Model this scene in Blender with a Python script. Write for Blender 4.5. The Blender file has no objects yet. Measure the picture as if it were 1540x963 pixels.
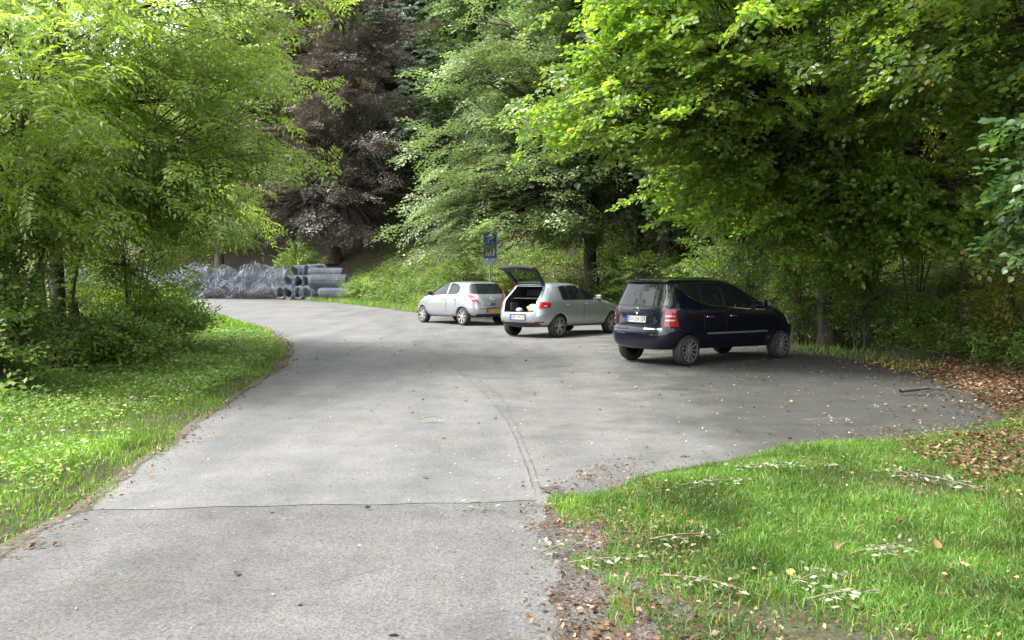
import bpy, bmesh, math, random
import numpy as np
from mathutils import Vector, Matrix, noise
from mathutils.bvhtree import BVHTree
from mathutils.geometry import tessellate_polygon

C = bpy.context.scene.collection
SC = bpy.context.scene
RNG = np.random.default_rng(7)
R = math.radians
CAM_H, FPX, CX, CY = 1.6, 1300.0, 770.0, 418.0      # eye height, focal length in photo pixels, principal column, horizon row

def at(px, py, d):
    """World point seen at photo pixel (px, py) at distance d along the view."""
    return np.array([(px - CX) / FPX * d, d, CAM_H + (CY - py) / FPX * d])

# ---------------------------------------------------------------- basics
def tag(o, label=None, cat=None, group=None, kind=None):
    if label: o['label'] = label
    if cat: o['category'] = cat
    if group: o['group'] = group
    if kind: o['kind'] = kind
    return o

def empty(name, loc=(0, 0, 0), rz=0.0):
    o = bpy.data.objects.new(name, None); C.objects.link(o)
    o.location = loc; o.rotation_euler = (0, 0, rz); o.empty_display_size = 0.2
    return o

def mesh_np(name, verts, faces, mat, parent=None, smooth=False, fmat=None):
    """One mesh object from numpy verts (n,3) and faces: an (m,k) array or a list of arrays of different k."""
    me = bpy.data.meshes.new(name)
    fl = [np.asarray(f, dtype=np.int32) for f in (faces if isinstance(faces, list) else [faces]) if len(f)]
    verts = np.asarray(verts, dtype=np.float32)
    me.vertices.add(len(verts)); me.vertices.foreach_set('co', verts.ravel())
    nl = sum(f.size for f in fl); npoly = sum(len(f) for f in fl)
    me.loops.add(nl); me.polygons.add(npoly)
    me.loops.foreach_set('vertex_index', np.concatenate([f.ravel() for f in fl]))
    st = []; tot = []; o = 0
    for f in fl:
        k = f.shape[1]
        st.append(o + np.arange(len(f)) * k); tot.append(np.full(len(f), k)); o += f.size
    me.polygons.foreach_set('loop_start', np.concatenate(st).astype(np.int32))
    me.polygons.foreach_set('loop_total', np.concatenate(tot).astype(np.int32))
    if smooth: me.polygons.foreach_set('use_smooth', np.ones(npoly, dtype=bool))
    for m in (mat if isinstance(mat, (list, tuple)) else [mat]): me.materials.append(m)
    if fmat is not None: me.polygons.foreach_set('material_index', np.asarray(fmat, dtype=np.int32))
    me.update(calc_edges=True)
    o = bpy.data.objects.new(name, me); C.objects.link(o)
    if parent is not None: o.parent = parent
    return o

class MB:
    """Collects pieces (verts, faces, material slot) and links them as ONE mesh object."""
    def __init__(s): s.v = []; s.f = []; s.m = []
    def add(s, vs, fs, m=0):
        b = len(s.v); s.v += [tuple(map(float, v)) for v in vs]
        for f in fs: s.f.append(tuple(int(i) + b for i in f)); s.m.append(m)
        return s
    def box(s, x0, x1, y0, y1, z0, z1, m=0, M=None):
        vs = [Vector((x, y, z)) for z in (z0, z1) for y in (y0, y1) for x in (x0, x1)]
        if M is not None: vs = [M @ v for v in vs]
        return s.add(vs, [(0, 2, 3, 1), (4, 5, 7, 6), (0, 1, 5, 4), (2, 6, 7, 3), (0, 4, 6, 2), (1, 3, 7, 5)], m)
    def tube(s, pts, rads, n=8, m=0, cap=True):
        v, f, c = tube(np.array(pts, float), np.array(rads, float), n)
        s.add(v, f, m)
        if cap: s.add(v[:n], [tuple(range(n))[::-1]], m); s.add(v[-n:], [tuple(range(n))], m)
        return s
    def lathe(s, prof, n=32, m=0, M=None):
        """prof: (radius, along y) pairs, revolved about the y axis."""
        vs = []; k = len(prof)
        for i in range(n):
            a = 2 * math.pi * i / n
            for r, y in prof:
                v = Vector((r * math.cos(a), y, r * math.sin(a))); vs.append(M @ v if M is not None else v)
        fs = [(i * k + j, i * k + j + 1, ((i + 1) % n) * k + j + 1, ((i + 1) % n) * k + j) for i in range(n) for j in range(k - 1)]
        return s.add(vs, fs, m)
    def build(s, name, mats, parent=None, smooth=False, bevel=0.0, seg=2):
        me = bpy.data.meshes.new(name); me.from_pydata(s.v, [], s.f)
        for m in (mats if isinstance(mats, (list, tuple)) else [mats]): me.materials.append(m)
        me.polygons.foreach_set('material_index', s.m)
        if smooth: me.polygons.foreach_set('use_smooth', [True] * len(me.polygons))
        bm = bmesh.new(); bm.from_mesh(me); bmesh.ops.recalc_face_normals(bm, faces=bm.faces)
        if bevel:
            bmesh.ops.bevel(bm, geom=bm.edges[:] + bm.verts[:], offset=bevel, segments=seg, affect='EDGES', profile=0.6, clamp_overlap=True)
        bm.to_mesh(me); bm.free(); me.update()
        o = bpy.data.objects.new(name, me); C.objects.link(o)
        if parent is not None: o.parent = parent
        return o

def tube(pts, rads, n=6):
    """Tapered tube along a polyline: verts, quads and centre points."""
    k = len(pts)
    t = np.empty_like(pts); t[1:-1] = pts[2:] - pts[:-2]; t[0] = pts[1] - pts[0]; t[-1] = pts[-1] - pts[-2]
    t /= np.linalg.norm(t, axis=1, keepdims=True) + 1e-9
    ref = np.array([0.31, 0.95, 0.05]) if abs(t[0][1]) < 0.8 else np.array([0.9, 0.1, 0.3])
    u = np.cross(t, ref); u /= np.linalg.norm(u, axis=1, keepdims=True) + 1e-9
    w = np.cross(t, u)
    a = np.arange(n) * 2 * np.pi / n
    v = pts[:, None, :] + rads[:, None, None] * (np.cos(a)[None, :, None] * u[:, None, :] + np.sin(a)[None, :, None] * w[:, None, :])
    i = np.arange(k - 1)[:, None] * n; j = np.arange(n)[None, :]; j2 = (j + 1) % n
    f = np.stack([i + j, i + j2, i + n + j2, i + n + j], -1).reshape(-1, 4)
    return v.reshape(-1, 3), f, pts

# ---------------------------------------------------------------- materials
def new_mat(name):
    m = bpy.data.materials.new(name); m.use_nodes = True
    nt = m.node_tree
    return m, nt, nt.nodes['Principled BSDF']

def N(nt, t, **kw):
    n = nt.nodes.new(t)
    for k, v in kw.items():
        if k.startswith('i_'):
            key = k[2:]
            n.inputs[int(key) if key.isdigit() else key.replace('_', ' ')].default_value = v
        else: setattr(n, k, v)
    return n

def ramp(nt, stops, fac):
    r = nt.nodes.new('ShaderNodeValToRGB'); cr = r.color_ramp
    while len(cr.elements) < len(stops): cr.elements.new(0.5)
    for e, (p, c) in zip(cr.elements, stops): e.position = p; e.color = (*c, 1)
    nt.links.new(fac, r.inputs[0]); return r.outputs[0]

def noise_tex(nt, scale, detail=4, rough=0.6, coord='Object'):
    tc = N(nt, 'ShaderNodeTexCoord'); t = N(nt, 'ShaderNodeTexNoise')
    t.inputs['Scale'].default_value = scale; t.inputs['Detail'].default_value = detail; t.inputs['Roughness'].default_value = rough
    nt.links.new(tc.outputs[coord], t.inputs['Vector']); return t.outputs['Fac']

def mixc(nt, a, b, fac, mode='MIX'):
    m = N(nt, 'ShaderNodeMix', data_type='RGBA', blend_type=mode)
    for sock, v in ((m.inputs[0], fac), (m.inputs[6], a), (m.inputs[7], b)):
        if isinstance(v, (int, float)): sock.default_value = v
        elif isinstance(v, tuple): sock.default_value = (*v, 1)
        else: nt.links.new(v, sock)
    return m.outputs[2]

def bump(nt, b, h, strength, dist):
    n = N(nt, 'ShaderNodeBump'); n.inputs['Strength'].default_value = strength; n.inputs['Distance'].default_value = dist
    nt.links.new(h, n.inputs['Height']); nt.links.new(n.outputs[0], b.inputs['Normal'])

def plain(name, col, rough=0.5, metal=0.0, coat=0.0, spec=0.5):
    m, nt, b = new_mat(name)
    b.inputs['Base Color'].default_value = (*col, 1); b.inputs['Roughness'].default_value = rough
    b.inputs['Metallic'].default_value = metal; b.inputs['Coat Weight'].default_value = coat; b.inputs['Coat Roughness'].default_value = 0.04
    b.inputs['Specular IOR Level'].default_value = spec
    f = noise_tex(nt, 9.0, 3)
    c = mixc(nt, tuple(x * 0.9 for x in col), tuple(min(1, x * 1.08) for x in col), f)
    nt.links.new(c, b.inputs['Base Color'])
    return m

def leaf_mat(name, stops, trans, tfac=0.4, rough=0.42, spec=0.45, clump=0.35, cscale=0.5):
    """Leaves: colour varies leaf by leaf and, softly, from spray to spray; light comes through them."""
    m, nt, b = new_mat(name)
    g = N(nt, 'ShaderNodeNewGeometry')
    c = ramp(nt, stops, g.outputs['Random Per Island'])
    f = noise_tex(nt, cscale, 2)
    mr = N(nt, 'ShaderNodeMapRange'); nt.links.new(f, mr.inputs[0])
    mr.inputs[1].default_value = 0.35; mr.inputs[2].default_value = 0.65; mr.inputs[3].default_value = 1 - clump; mr.inputs[4].default_value = 1 + clump
    vm = N(nt, 'ShaderNodeVectorMath', operation='SCALE'); nt.links.new(c, vm.inputs[0]); nt.links.new(mr.outputs[0], vm.inputs['Scale'])
    nt.links.new(vm.outputs[0], b.inputs['Base Color'])
    b.inputs['Roughness'].default_value = rough; b.inputs['Specular IOR Level'].default_value = spec
    t = N(nt, 'ShaderNodeBsdfTranslucent')
    tm = mixc(nt, vm.outputs[0], trans, 1.0, 'MULTIPLY'); nt.links.new(tm, t.inputs[0])
    mx = N(nt, 'ShaderNodeMixShader'); mx.inputs[0].default_value = tfac
    nt.links.new(b.outputs[0], mx.inputs[1]); nt.links.new(t.outputs[0], mx.inputs[2])
    nt.links.new(mx.outputs[0], nt.nodes['Material Output'].inputs[0])
    return m

def bark_mat(name, a, b2, scale=6.0):
    m, nt, b = new_mat(name)
    tc = N(nt, 'ShaderNodeTexCoord'); mp = N(nt, 'ShaderNodeMapping'); mp.inputs['Scale'].default_value = (1, 1, 0.25)
    t = N(nt, 'ShaderNodeTexNoise'); t.inputs['Scale'].default_value = scale; t.inputs['Detail'].default_value = 6; t.inputs['Roughness'].default_value = 0.7
    nt.links.new(tc.outputs['Object'], mp.inputs[0]); nt.links.new(mp.outputs[0], t.inputs['Vector'])
    c = ramp(nt, [(0.35, a), (0.65, b2)], t.outputs['Fac'])
    nt.links.new(c, b.inputs['Base Color']); b.inputs['Roughness'].default_value = 0.9
    bump(nt, b, t.outputs['Fac'], 0.8, 0.03)
    return m

# leaves
M_ASH = leaf_mat('ash_leaf', [(0, (0.13, 0.2, 0.045)), (0.6, (0.2, 0.29, 0.06)), (0.9, (0.28, 0.36, 0.085)), (1, (0.4, 0.43, 0.19))], (1.75, 1.85, 0.8), 0.52, rough=0.38, spec=0.8)
M_BEECH = leaf_mat('beech_leaf', [(0, (0.105, 0.155, 0.06)), (0.6, (0.16, 0.22, 0.085)), (1, (0.25, 0.3, 0.14))], (1.5, 1.7, 1.0), 0.4, rough=0.36, spec=0.9)
M_COPPER = leaf_mat('copper_leaf', [(0, (0.08, 0.064, 0.058)), (0.4, (0.115, 0.09, 0.082)), (0.65, (0.1, 0.108, 0.064)), (0.85, (0.12, 0.115, 0.075)), (1, (0.175, 0.138, 0.124))], (1.35, 1.15, 1.0), 0.25, rough=0.4, spec=0.8)
M_LIME = leaf_mat('lime_leaf', [(0, (0.085, 0.155, 0.038)), (0.6, (0.135, 0.225, 0.048)), (0.95, (0.22, 0.3, 0.06)), (1, (0.4, 0.3, 0.06))], (1.85, 1.85, 0.7), 0.6, rough=0.33, spec=0.75)
M_HAZEL = leaf_mat('hazel_leaf', [(0, (0.045, 0.09, 0.035)), (0.7, (0.075, 0.14, 0.05)), (1, (0.12, 0.17, 0.055))], (1.6, 1.9, 0.8), 0.4, rough=0.4, spec=0.6)
M_YELLOW = leaf_mat('turning_leaf', [(0, (0.09, 0.15, 0.025)), (0.5, (0.17, 0.21, 0.035)), (0.85, (0.36, 0.29, 0.035)), (1, (0.4, 0.17, 0.03))], (1.7, 1.7, 0.8), 0.45)
M_SPRUCE = leaf_mat('spruce_needle', [(0, (0.035, 0.075, 0.035)), (1, (0.075, 0.125, 0.055))], (1.2, 1.4, 1.0), 0.2, rough=0.6, spec=0.3)
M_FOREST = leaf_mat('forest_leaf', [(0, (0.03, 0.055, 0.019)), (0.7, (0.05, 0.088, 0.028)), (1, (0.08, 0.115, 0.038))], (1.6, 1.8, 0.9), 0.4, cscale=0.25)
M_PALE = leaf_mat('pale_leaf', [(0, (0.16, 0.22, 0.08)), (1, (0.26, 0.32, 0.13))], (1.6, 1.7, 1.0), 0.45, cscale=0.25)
M_HERB = leaf_mat('herb_leaf', [(0, (0.05, 0.098, 0.02)), (0.6, (0.09, 0.163, 0.034)), (0.9, (0.145, 0.205, 0.048)), (0.96, (0.24, 0.2, 0.055)), (1, (0.3, 0.22, 0.09))], (1.7, 1.9, 0.8), 0.42, clump=0.4, cscale=0.9)
M_WEED = leaf_mat('weed_leaf', [(0, (0.1, 0.18, 0.035)), (0.6, (0.17, 0.28, 0.06)), (0.88, (0.25, 0.32, 0.12)), (0.96, (0.4, 0.4, 0.28)), (1, (0.42, 0.34, 0.17))], (1.6, 1.8, 0.8), 0.42)
M_GRASS = leaf_mat('grass_blade', [(0, (0.08, 0.16, 0.02)), (0.6, (0.135, 0.26, 0.03)), (0.9, (0.21, 0.31, 0.05)), (1, (0.42, 0.36, 0.16))], (1.6, 1.8, 0.8), 0.4, rough=0.45, clump=0.35, cscale=1.1)
M_LAWN = leaf_mat('lawn_blade', [(0, (0.05, 0.115, 0.015)), (0.6, (0.085, 0.19, 0.022)), (0.9, (0.14, 0.21, 0.035)), (1, (0.34, 0.28, 0.13))], (1.6, 1.8, 0.8), 0.38, rough=0.5, clump=0.45, cscale=1.3)
M_LITTER = leaf_mat('dead_leaf', [(0, (0.06, 0.032, 0.018)), (0.4, (0.11, 0.058, 0.028)), (0.75, (0.16, 0.092, 0.046)), (0.93, (0.26, 0.18, 0.1)), (1, (0.4, 0.32, 0.22))], (1.4, 1.2, 0.9), 0.15, rough=0.7, spec=0.3)
M_FLECK = leaf_mat('pale_fleck', [(0, (0.17, 0.11, 0.07)), (0.5, (0.3, 0.24, 0.18)), (1, (0.46, 0.4, 0.33))], (1, 1, 1), 0.1, rough=0.7, spec=0.3)
M_SPRIG = leaf_mat('withered_leaf', [(0, (0.1, 0.14, 0.06)), (0.6, (0.2, 0.23, 0.14)), (1, (0.32, 0.32, 0.24))], (1.3, 1.3, 1.0), 0.2, rough=0.6)
# wood
M_BARK = bark_mat('bark_grey', (0.05, 0.04, 0.03), (0.14, 0.12, 0.09))
M_BARKD = bark_mat('bark_dark', (0.025, 0.02, 0.016), (0.08, 0.065, 0.05))
M_BARKL = bark_mat('bark_pale', (0.12, 0.11, 0.09), (0.28, 0.26, 0.21))
M_DEADW = bark_mat('dead_twig', (0.12, 0.095, 0.06), (0.25, 0.2, 0.14), 14)
# ---------------------------------------------------------------- layout of the ground
LEFT = np.array([(-2.9, -14), (-2.95, 2), (-3.03, 5.1), (-3.02, 5.9), (-3.26, 7.65), (-3.67, 10.8), (-4.24, 15.8), (-5.3, 20.4), (-7.5, 26.3), (-12.1, 35.9), (-16.3, 43), (-25, 54), (-40, 66)], float)
RIGHT = np.array([(0.23, -14), (0.23, 3.8), (0.22, 4.3), (0.24, 5.17), (0.26, 6.17), (0.64, 6.36), (1.13, 7.0), (1.9, 7.5), (3.07, 8.3), (4.9, 8.95), (5.5, 9.6), (5.95, 10.8), (6.55, 13.5), (6.65, 16),
                  (6.45, 17.8), (5.9, 19.6), (4.9, 22.6), (4.3, 26), (2.9, 29), (1.0, 31.4), (-0.9, 33.8), (-3.0, 36.9), (-4.6, 40), (-7.5, 47), (-11.4, 55.5), (-15.5, 60.5), (-25, 66.5), (-40, 77)], float)
TOE = np.array([(5.3, -30), (4.6, 2), (5.0, 6.5), (6.6, 9.4), (7.9, 12), (8.0, 16), (7.5, 18.6), (6.2, 22.5), (5.2, 27), (3.7, 29.8), (1.8, 32.6), (0.0, 35), (-2.1, 38), (-3.8, 41.5), (-6.5, 48), (-10.4, 57), (-14.5, 63.5), (-24, 70), (-45, 84), (-160, 130)], float)
PAVED = np.concatenate([RIGHT, LEFT[::-1]])

def unit(a): return a / (np.linalg.norm(a, axis=-1, keepdims=True) + 1e-9)

def smooth_line(p, n=4):
    """Catmull-Rom through the points."""
    q = np.vstack([2 * p[0] - p[1], p, 2 * p[-1] - p[-2]]); out = []
    for i in range(1, len(q) - 2):
        for t in np.arange(n) / n:
            out.append(0.5 * (2 * q[i] + (q[i + 1] - q[i - 1]) * t + (2 * q[i - 1] - 5 * q[i] + 4 * q[i + 1] - q[i + 2]) * t * t + (3 * q[i] - q[i - 1] - 3 * q[i + 1] + q[i + 2]) * t ** 3))
    return np.array(out + [q[-2]])

def dist_line(P, L):
    """Unsigned distance to polyline L and the signed side (positive right of travel) for points P (n,2)."""
    best = np.full(len(P), 1e9); side = np.zeros(len(P))
    for a, b in zip(L[:-1], L[1:]):
        d = b - a; t = np.clip(((P - a) @ d) / (d @ d), 0, 1); v = P - (a + t[:, None] * d); s = (v * v).sum(1)
        k = s < best - 1e-9; best[k] = s[k]; side[k] = (d[1] * v[k, 0] - d[0] * v[k, 1])
    return np.sqrt(best), np.sign(side)

def in_poly(P, Q):
    r = np.zeros(len(P), bool); j = len(Q) - 1
    for i in range(len(Q)):
        a, b = Q[i], Q[j]
        c = ((a[1] > P[:, 1]) != (b[1] > P[:, 1])) & (P[:, 0] < (b[0] - a[0]) * (P[:, 1] - a[1]) / (b[1] - a[1] + 1e-12) + a[0])
        r ^= c; j = i
    return r

def vnoise(P, s, seed=0.0):
    """Cheap smooth value noise in [-1,1] for points (n,2)."""
    x = P[:, 0] * s + seed; y = P[:, 1] * s + seed * 1.7
    return (np.sin(x * 1.3 + 1.7 * np.sin(y * 0.9)) + np.sin(y * 1.7 + 1.3 * np.sin(x * 1.1 + 2)) + 0.6 * np.sin(2.7 * x + 2.1 * y + np.sin(3.1 * y))) / 2.6

def sstep(a, b, x):
    t = np.clip((x - a) / (b - a), 0, 1); return t * t * (3 - 2 * t)

def ground_z(P):
    P = np.atleast_2d(np.asarray(P, float))[:, :2]
    dp, _ = dist_line(P, PAVED); inside = in_poly(P, PAVED)
    dt, sd = dist_line(P, TOE); s = np.where(sd > 0, dt, 0)
    z = np.where(inside, -0.012 - 0.03 * sstep(0.1, 0.4, dp) - 0.2 * sstep(0.5, 1.2, dp), -0.012 + 0.06 * sstep(0.0, 0.4, dp) + 0.03 * vnoise(P, 1.3) * sstep(0.2, 1.0, dp) + 0.05 * vnoise(P, 0.35, 3) * sstep(0.6, 3, dp))
    hill = 0.46 * np.sqrt(s * s + 0.5) - 0.46 * math.sqrt(0.5)
    hill = np.where(s > 30, hill - 0.1 * (s - 30), hill)
    hill = hill + sstep(1, 6, s) * (0.25 * vnoise(P, 0.5, 5) + 0.5 * vnoise(P, 0.16, 9) * sstep(4, 15, s))
    return z + hill * (~inside)

def gz(x, y): return float(ground_z([(x, y)])[0])

def build_ground():
    xs = np.unique(np.round(np.concatenate([np.arange(-13, 13, 0.2), np.arange(-40, 40, 0.8), np.arange(-260, 261, 10)]), 3))
    ys = np.unique(np.round(np.concatenate([np.arange(1, 30, 0.2), np.arange(-8, 90, 0.8), np.arange(-60, 341, 10)]), 3))
    X, Y = np.meshgrid(xs, ys); P = np.stack([X.ravel(), Y.ravel()], 1)
    z = ground_z(P); v = np.column_stack([P, z])
    nx, ny = len(xs), len(ys)
    i = (np.arange(ny - 1)[:, None] * nx + np.arange(nx - 1)[None, :]).ravel()
    f = np.stack([i, i + 1, i + nx + 1, i + nx], 1)
    m, nt, b = new_mat('soil')
    at_ = N(nt, 'ShaderNodeAttribute', attribute_name='litter')
    n1 = noise_tex(nt, 7.0, 10, 0.8); n2 = noise_tex(nt, 40.0, 5, 0.7); n3 = noise_tex(nt, 0.6, 3)
    lit = ramp(nt, [(0.3, (0.02, 0.014, 0.009)), (0.5, (0.05, 0.03, 0.017)), (0.7, (0.1, 0.062, 0.034))], n2)
    grs = ramp(nt, [(0.3, (0.025, 0.022, 0.012)), (0.48, (0.05, 0.045, 0.022)), (0.56, (0.05, 0.062, 0.02)), (0.75, (0.075, 0.085, 0.03))], n1)
    f1 = N(nt, 'ShaderNodeMath', operation='ADD'); nt.links.new(at_.outputs['Fac'], f1.inputs[0])
    sc = N(nt, 'ShaderNodeMath', operation='MULTIPLY_ADD'); nt.links.new(n3, sc.inputs[0]); sc.inputs[1].default_value = 0.8; sc.inputs[2].default_value = -0.4
    nt.links.new(sc.outputs[0], f1.inputs[1]); f1.use_clamp = True
    vg = N(nt, 'ShaderNodeTexVoronoi'); vg.inputs['Scale'].default_value = 60; tg_ = N(nt, 'ShaderNodeTexCoord'); nt.links.new(tg_.outputs['Object'], vg.inputs['Vector'])
    soil = mixc(nt, mixc(nt, grs, lit, f1.outputs[0]), ramp(nt, [(0, (0.5,) * 3), (0.6, (1, 1, 1)), (1, (2.0, 1.9, 1.75))], vg.outputs['Color']), 0.85, 'MULTIPLY')
    nt.links.new(soil, b.inputs['Base Color']); b.inputs['Roughness'].default_value = 0.95
    bump(nt, b, n2, 0.6, 0.04)
    o = mesh_np('ground', v, f, m, smooth=True); tag(o, kind='structure')
    dt, sd = dist_line(P, TOE); s = np.where(sd > 0, dt, -dt)
    _, sl = dist_line(P, LEFT)
    a = o.data.attributes.new('litter', 'FLOAT', 'POINT')
    rl = sstep(-2.5, 0.5, s) * (P[:, 1] < 16) + 0.55 * sstep(0, 3, s) * (P[:, 1] >= 16) + 0.35 * sstep(8, 20, s)
    a.data.foreach_set('value', np.clip(np.where(sl > 0, rl, 0.1), 0, 1).astype(np.float32))
build_ground()

def asphalt(name, dark, light, speck, moss=0.3, damp_shade=False):
    m, nt, b = new_mat(name)
    big = noise_tex(nt, 0.35, 4, 0.6); mid = noise_tex(nt, 2.2, 6, 0.65); fine = noise_tex(nt, 70, 3, 0.8)
    c = ramp(nt, [(0.35, dark), (0.65, light)], big)
    c2 = ramp(nt, [(0.3, tuple(x * 0.8 for x in dark)), (0.7, tuple(x * 1.12 for x in light))], mid)
    c = mixc(nt, c, c2, 0.5)
    grn = ramp(nt, [(0.55, (0, 0, 0)), (0.75, (1, 1, 1))], noise_tex(nt, 0.8, 5, 0.7))
    gm = N(nt, 'ShaderNodeMath', operation='MULTIPLY'); nt.links.new(grn, gm.inputs[0]); gm.inputs[1].default_value = moss
    c = mixc(nt, c, (0.13, 0.124, 0.09), gm.outputs[0])
    v = N(nt, 'ShaderNodeTexVoronoi'); v.inputs['Scale'].default_value = 95; tc = N(nt, 'ShaderNodeTexCoord'); nt.links.new(tc.outputs['Object'], v.inputs['Vector'])
    st = ramp(nt, [(0.0, (speck,) * 3), (1.0, (2 - speck,) * 3)], v.outputs['Color'])
    c = mixc(nt, c, st, 1.0, 'MULTIPLY')
    c = mixc(nt, c, ramp(nt, [(0.3, (0.66,) * 3), (0.5, (1,) * 3), (0.72, (1.18,) * 3)], fine), 0.7, 'MULTIPLY')
    # wear: long pale and dark stains lengthwise
    tcs = N(nt, 'ShaderNodeTexCoord'); mps = N(nt, 'ShaderNodeMapping'); mps.inputs['Scale'].default_value = (1.4, 0.22, 1); mps.inputs['Rotation'].default_value = (0, 0, 0.12); ns = N(nt, 'ShaderNodeTexNoise'); ns.inputs['Scale'].default_value = 1.0; ns.inputs['Detail'].default_value = 5
    nt.links.new(tcs.outputs['Object'], mps.inputs[0]); nt.links.new(mps.outputs[0], ns.inputs['Vector'])
    c = mixc(nt, c, ramp(nt, [(0.35, (0.84, 0.84, 0.85)), (0.5, (1, 1, 1)), (0.66, (1.12, 1.11, 1.1))], ns.outputs['Fac']), 1.0, 'MULTIPLY')
    if damp_shade:      # canopy shade painted into the asphalt colour, mixed with mossy staining
        ad = N(nt, 'ShaderNodeAttribute', attribute_name='damp_shade'); nd = noise_tex(nt, 0.9, 7, 0.65)
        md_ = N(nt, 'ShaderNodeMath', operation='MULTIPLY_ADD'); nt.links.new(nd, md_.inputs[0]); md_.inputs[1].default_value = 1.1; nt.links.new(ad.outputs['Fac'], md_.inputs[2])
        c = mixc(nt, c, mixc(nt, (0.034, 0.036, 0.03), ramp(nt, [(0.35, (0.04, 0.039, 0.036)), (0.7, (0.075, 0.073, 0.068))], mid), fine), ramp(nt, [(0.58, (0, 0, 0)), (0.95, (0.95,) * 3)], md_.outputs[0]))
    # small dark pits
    pit = ramp(nt, [(0.28, (0.35,) * 3), (0.36, (1,) * 3)], noise_tex(nt, 22, 2, 0.5))
    c = mixc(nt, c, pit, 0.6, 'MULTIPLY')
    nt.links.new(c, b.inputs['Base Color']); b.inputs['Roughness'].default_value = 0.82; b.inputs['Specular IOR Level'].default_value = 0.3
    bump(nt, b, fine, 0.5, 0.008)
    return m

def sheet(name, pts, z, mat, wobble=0.0):
    pts = np.asarray(pts, float)
    if wobble:
        d = np.column_stack([vnoise(pts, 2.3, 1), vnoise(pts, 2.9, 8)]); pts = pts + wobble * d
    tri = tessellate_polygon([[Vector((x, y, 0)) for x, y in pts]])
    v = np.column_stack([pts, np.full(len(pts), z)])
    fs = np.array(tri, np.int32)
    a, b_, c = pts[fs[:, 0]], pts[fs[:, 1]], pts[fs[:, 2]]
    neg = ((b_[:, 0] - a[:, 0]) * (c[:, 1] - a[:, 1]) - (b_[:, 1] - a[:, 1]) * (c[:, 0] - a[:, 0])) < 0
    fs[neg] = fs[neg][:, ::-1]
    return tag(mesh_np(name, v, fs, mat), kind='structure')

L2 = smooth_line(LEFT, 6); R2 = smooth_line(RIGHT, 6)
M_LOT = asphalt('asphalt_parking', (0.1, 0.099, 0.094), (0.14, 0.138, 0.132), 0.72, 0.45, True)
M_ROAD = asphalt('asphalt_road', (0.106, 0.105, 0.101), (0.15, 0.148, 0.143), 0.72, 0.35)
M_OLD = asphalt('asphalt_worn', (0.08, 0.078, 0.074), (0.124, 0.121, 0.115), 0.6, 0.45)
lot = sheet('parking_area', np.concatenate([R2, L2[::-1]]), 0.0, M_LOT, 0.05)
bm = bmesh.new(); bm.from_mesh(lot.data)
for (nx_, ny_, vals) in ((1, 0, np.arange(-4, 7, .5)), (0, 1, np.arange(5, 40, .8))):
    for q in vals:
        bmesh.ops.bisect_plane(bm, geom=bm.verts[:] + bm.edges[:] + bm.faces[:], plane_co=(q * nx_, q * ny_, 0), plane_no=(nx_, ny_, 0))
bm.to_mesh(lot.data); bm.free()
lc = np.empty(len(lot.data.vertices) * 3, np.float32); lot.data.vertices.foreach_get('co', lc); lc = lc.reshape(-1, 3)
lot.data.attributes.new('damp_shade', 'FLOAT', 'POINT').data.foreach_set('value', (sstep(0.4, 5.0, lc[:, 0] - 0.06 * (lc[:, 1] - 10)) * 0.85 * (1 - 0.5 * sstep(15, 24, lc[:, 1])) ).astype(np.float32))  # painted shade and stain, stronger towards the right, weaker farther off
SEAM = smooth_line(np.array([(0.19, 6.1), (0.0, 8.97), (-0.31, 11.4), (-0.9, 14.6), (-2.2, 20.4), (-4.4, 28.9), (-7.7, 40), (-13.2, 53), (-24, 63), (-39, 73)], float), 6)
L3 = L2.copy(); L3[:, 0] += 0.04
JOINT = np.array([(x, 5.93 + 0.08 * (x + 3) + 0.018 * math.sin(3.1 * x) + 0.012 * math.sin(9 * x + 1)) for x in np.linspace(-2.97, 0.17, 26)])
far_l = L3[L3[:, 1] > 5.97]
sheet('road', np.concatenate([JOINT + (0, 0.009), SEAM[SEAM[:, 1] > 6.3], far_l[::-1]]), 0.004, M_ROAD, 0.02)
near_l = L3[L3[:, 1] < 5.9]; near_r = np.column_stack([0.255 + 0.03 * vnoise(np.column_stack([np.zeros(150), np.linspace(-14, 5.98, 150)]), 3.1, 2) + 0.015 * vnoise(np.column_stack([np.ones(150), np.linspace(-14, 5.98, 150)]), 11, 5), np.linspace(-14, 5.98, 150)])
sheet('old_road', np.concatenate([near_r, (JOINT - (0, 0.009))[::-1], near_l[::-1]]), 0.004, M_OLD, 0.02)
# thin joints where the two asphalts meet
def joint_line(name, pts, w, mat):
    p = smooth_line(np.array(pts, float), 16); t = unit(np.gradient(p, axis=0)); n_ = np.column_stack([t[:, 1], -t[:, 0]]); p = p + n_ * (0.008 * vnoise(p, 3, 1) + 0.006 * vnoise(p, 17, 3))[:, None]
    ww = w * (0.7 + 0.5 * vnoise(p, 9, 2))[:, None]; k = len(p); q = np.arange(k - 1)
    tag(mesh_np(name, np.column_stack([np.concatenate([p - n_ * ww, p + n_ * ww]), np.full(2 * k, 0.0085)]), np.stack([q, q + k, q + k + 1, q + 1], 1), mat), kind='structure')
mj, nt, b = new_mat('joint_tar'); b.inputs['Base Color'].default_value = (0.06, 0.058, 0.055, 1); b.inputs['Roughness'].default_value = 0.9
joint_line('asphalt_joint', SEAM[(SEAM[:, 1] > 6.2) & (SEAM[:, 1] < 24)][::2], 0.0042, mj)
joint_line('asphalt_joint', [(0.22, 6.4), (0.16, 7.6), (0.02, 9.6), (-0.15, 11.5), (-0.5, 13.5)], 0.0036, mj)
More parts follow.
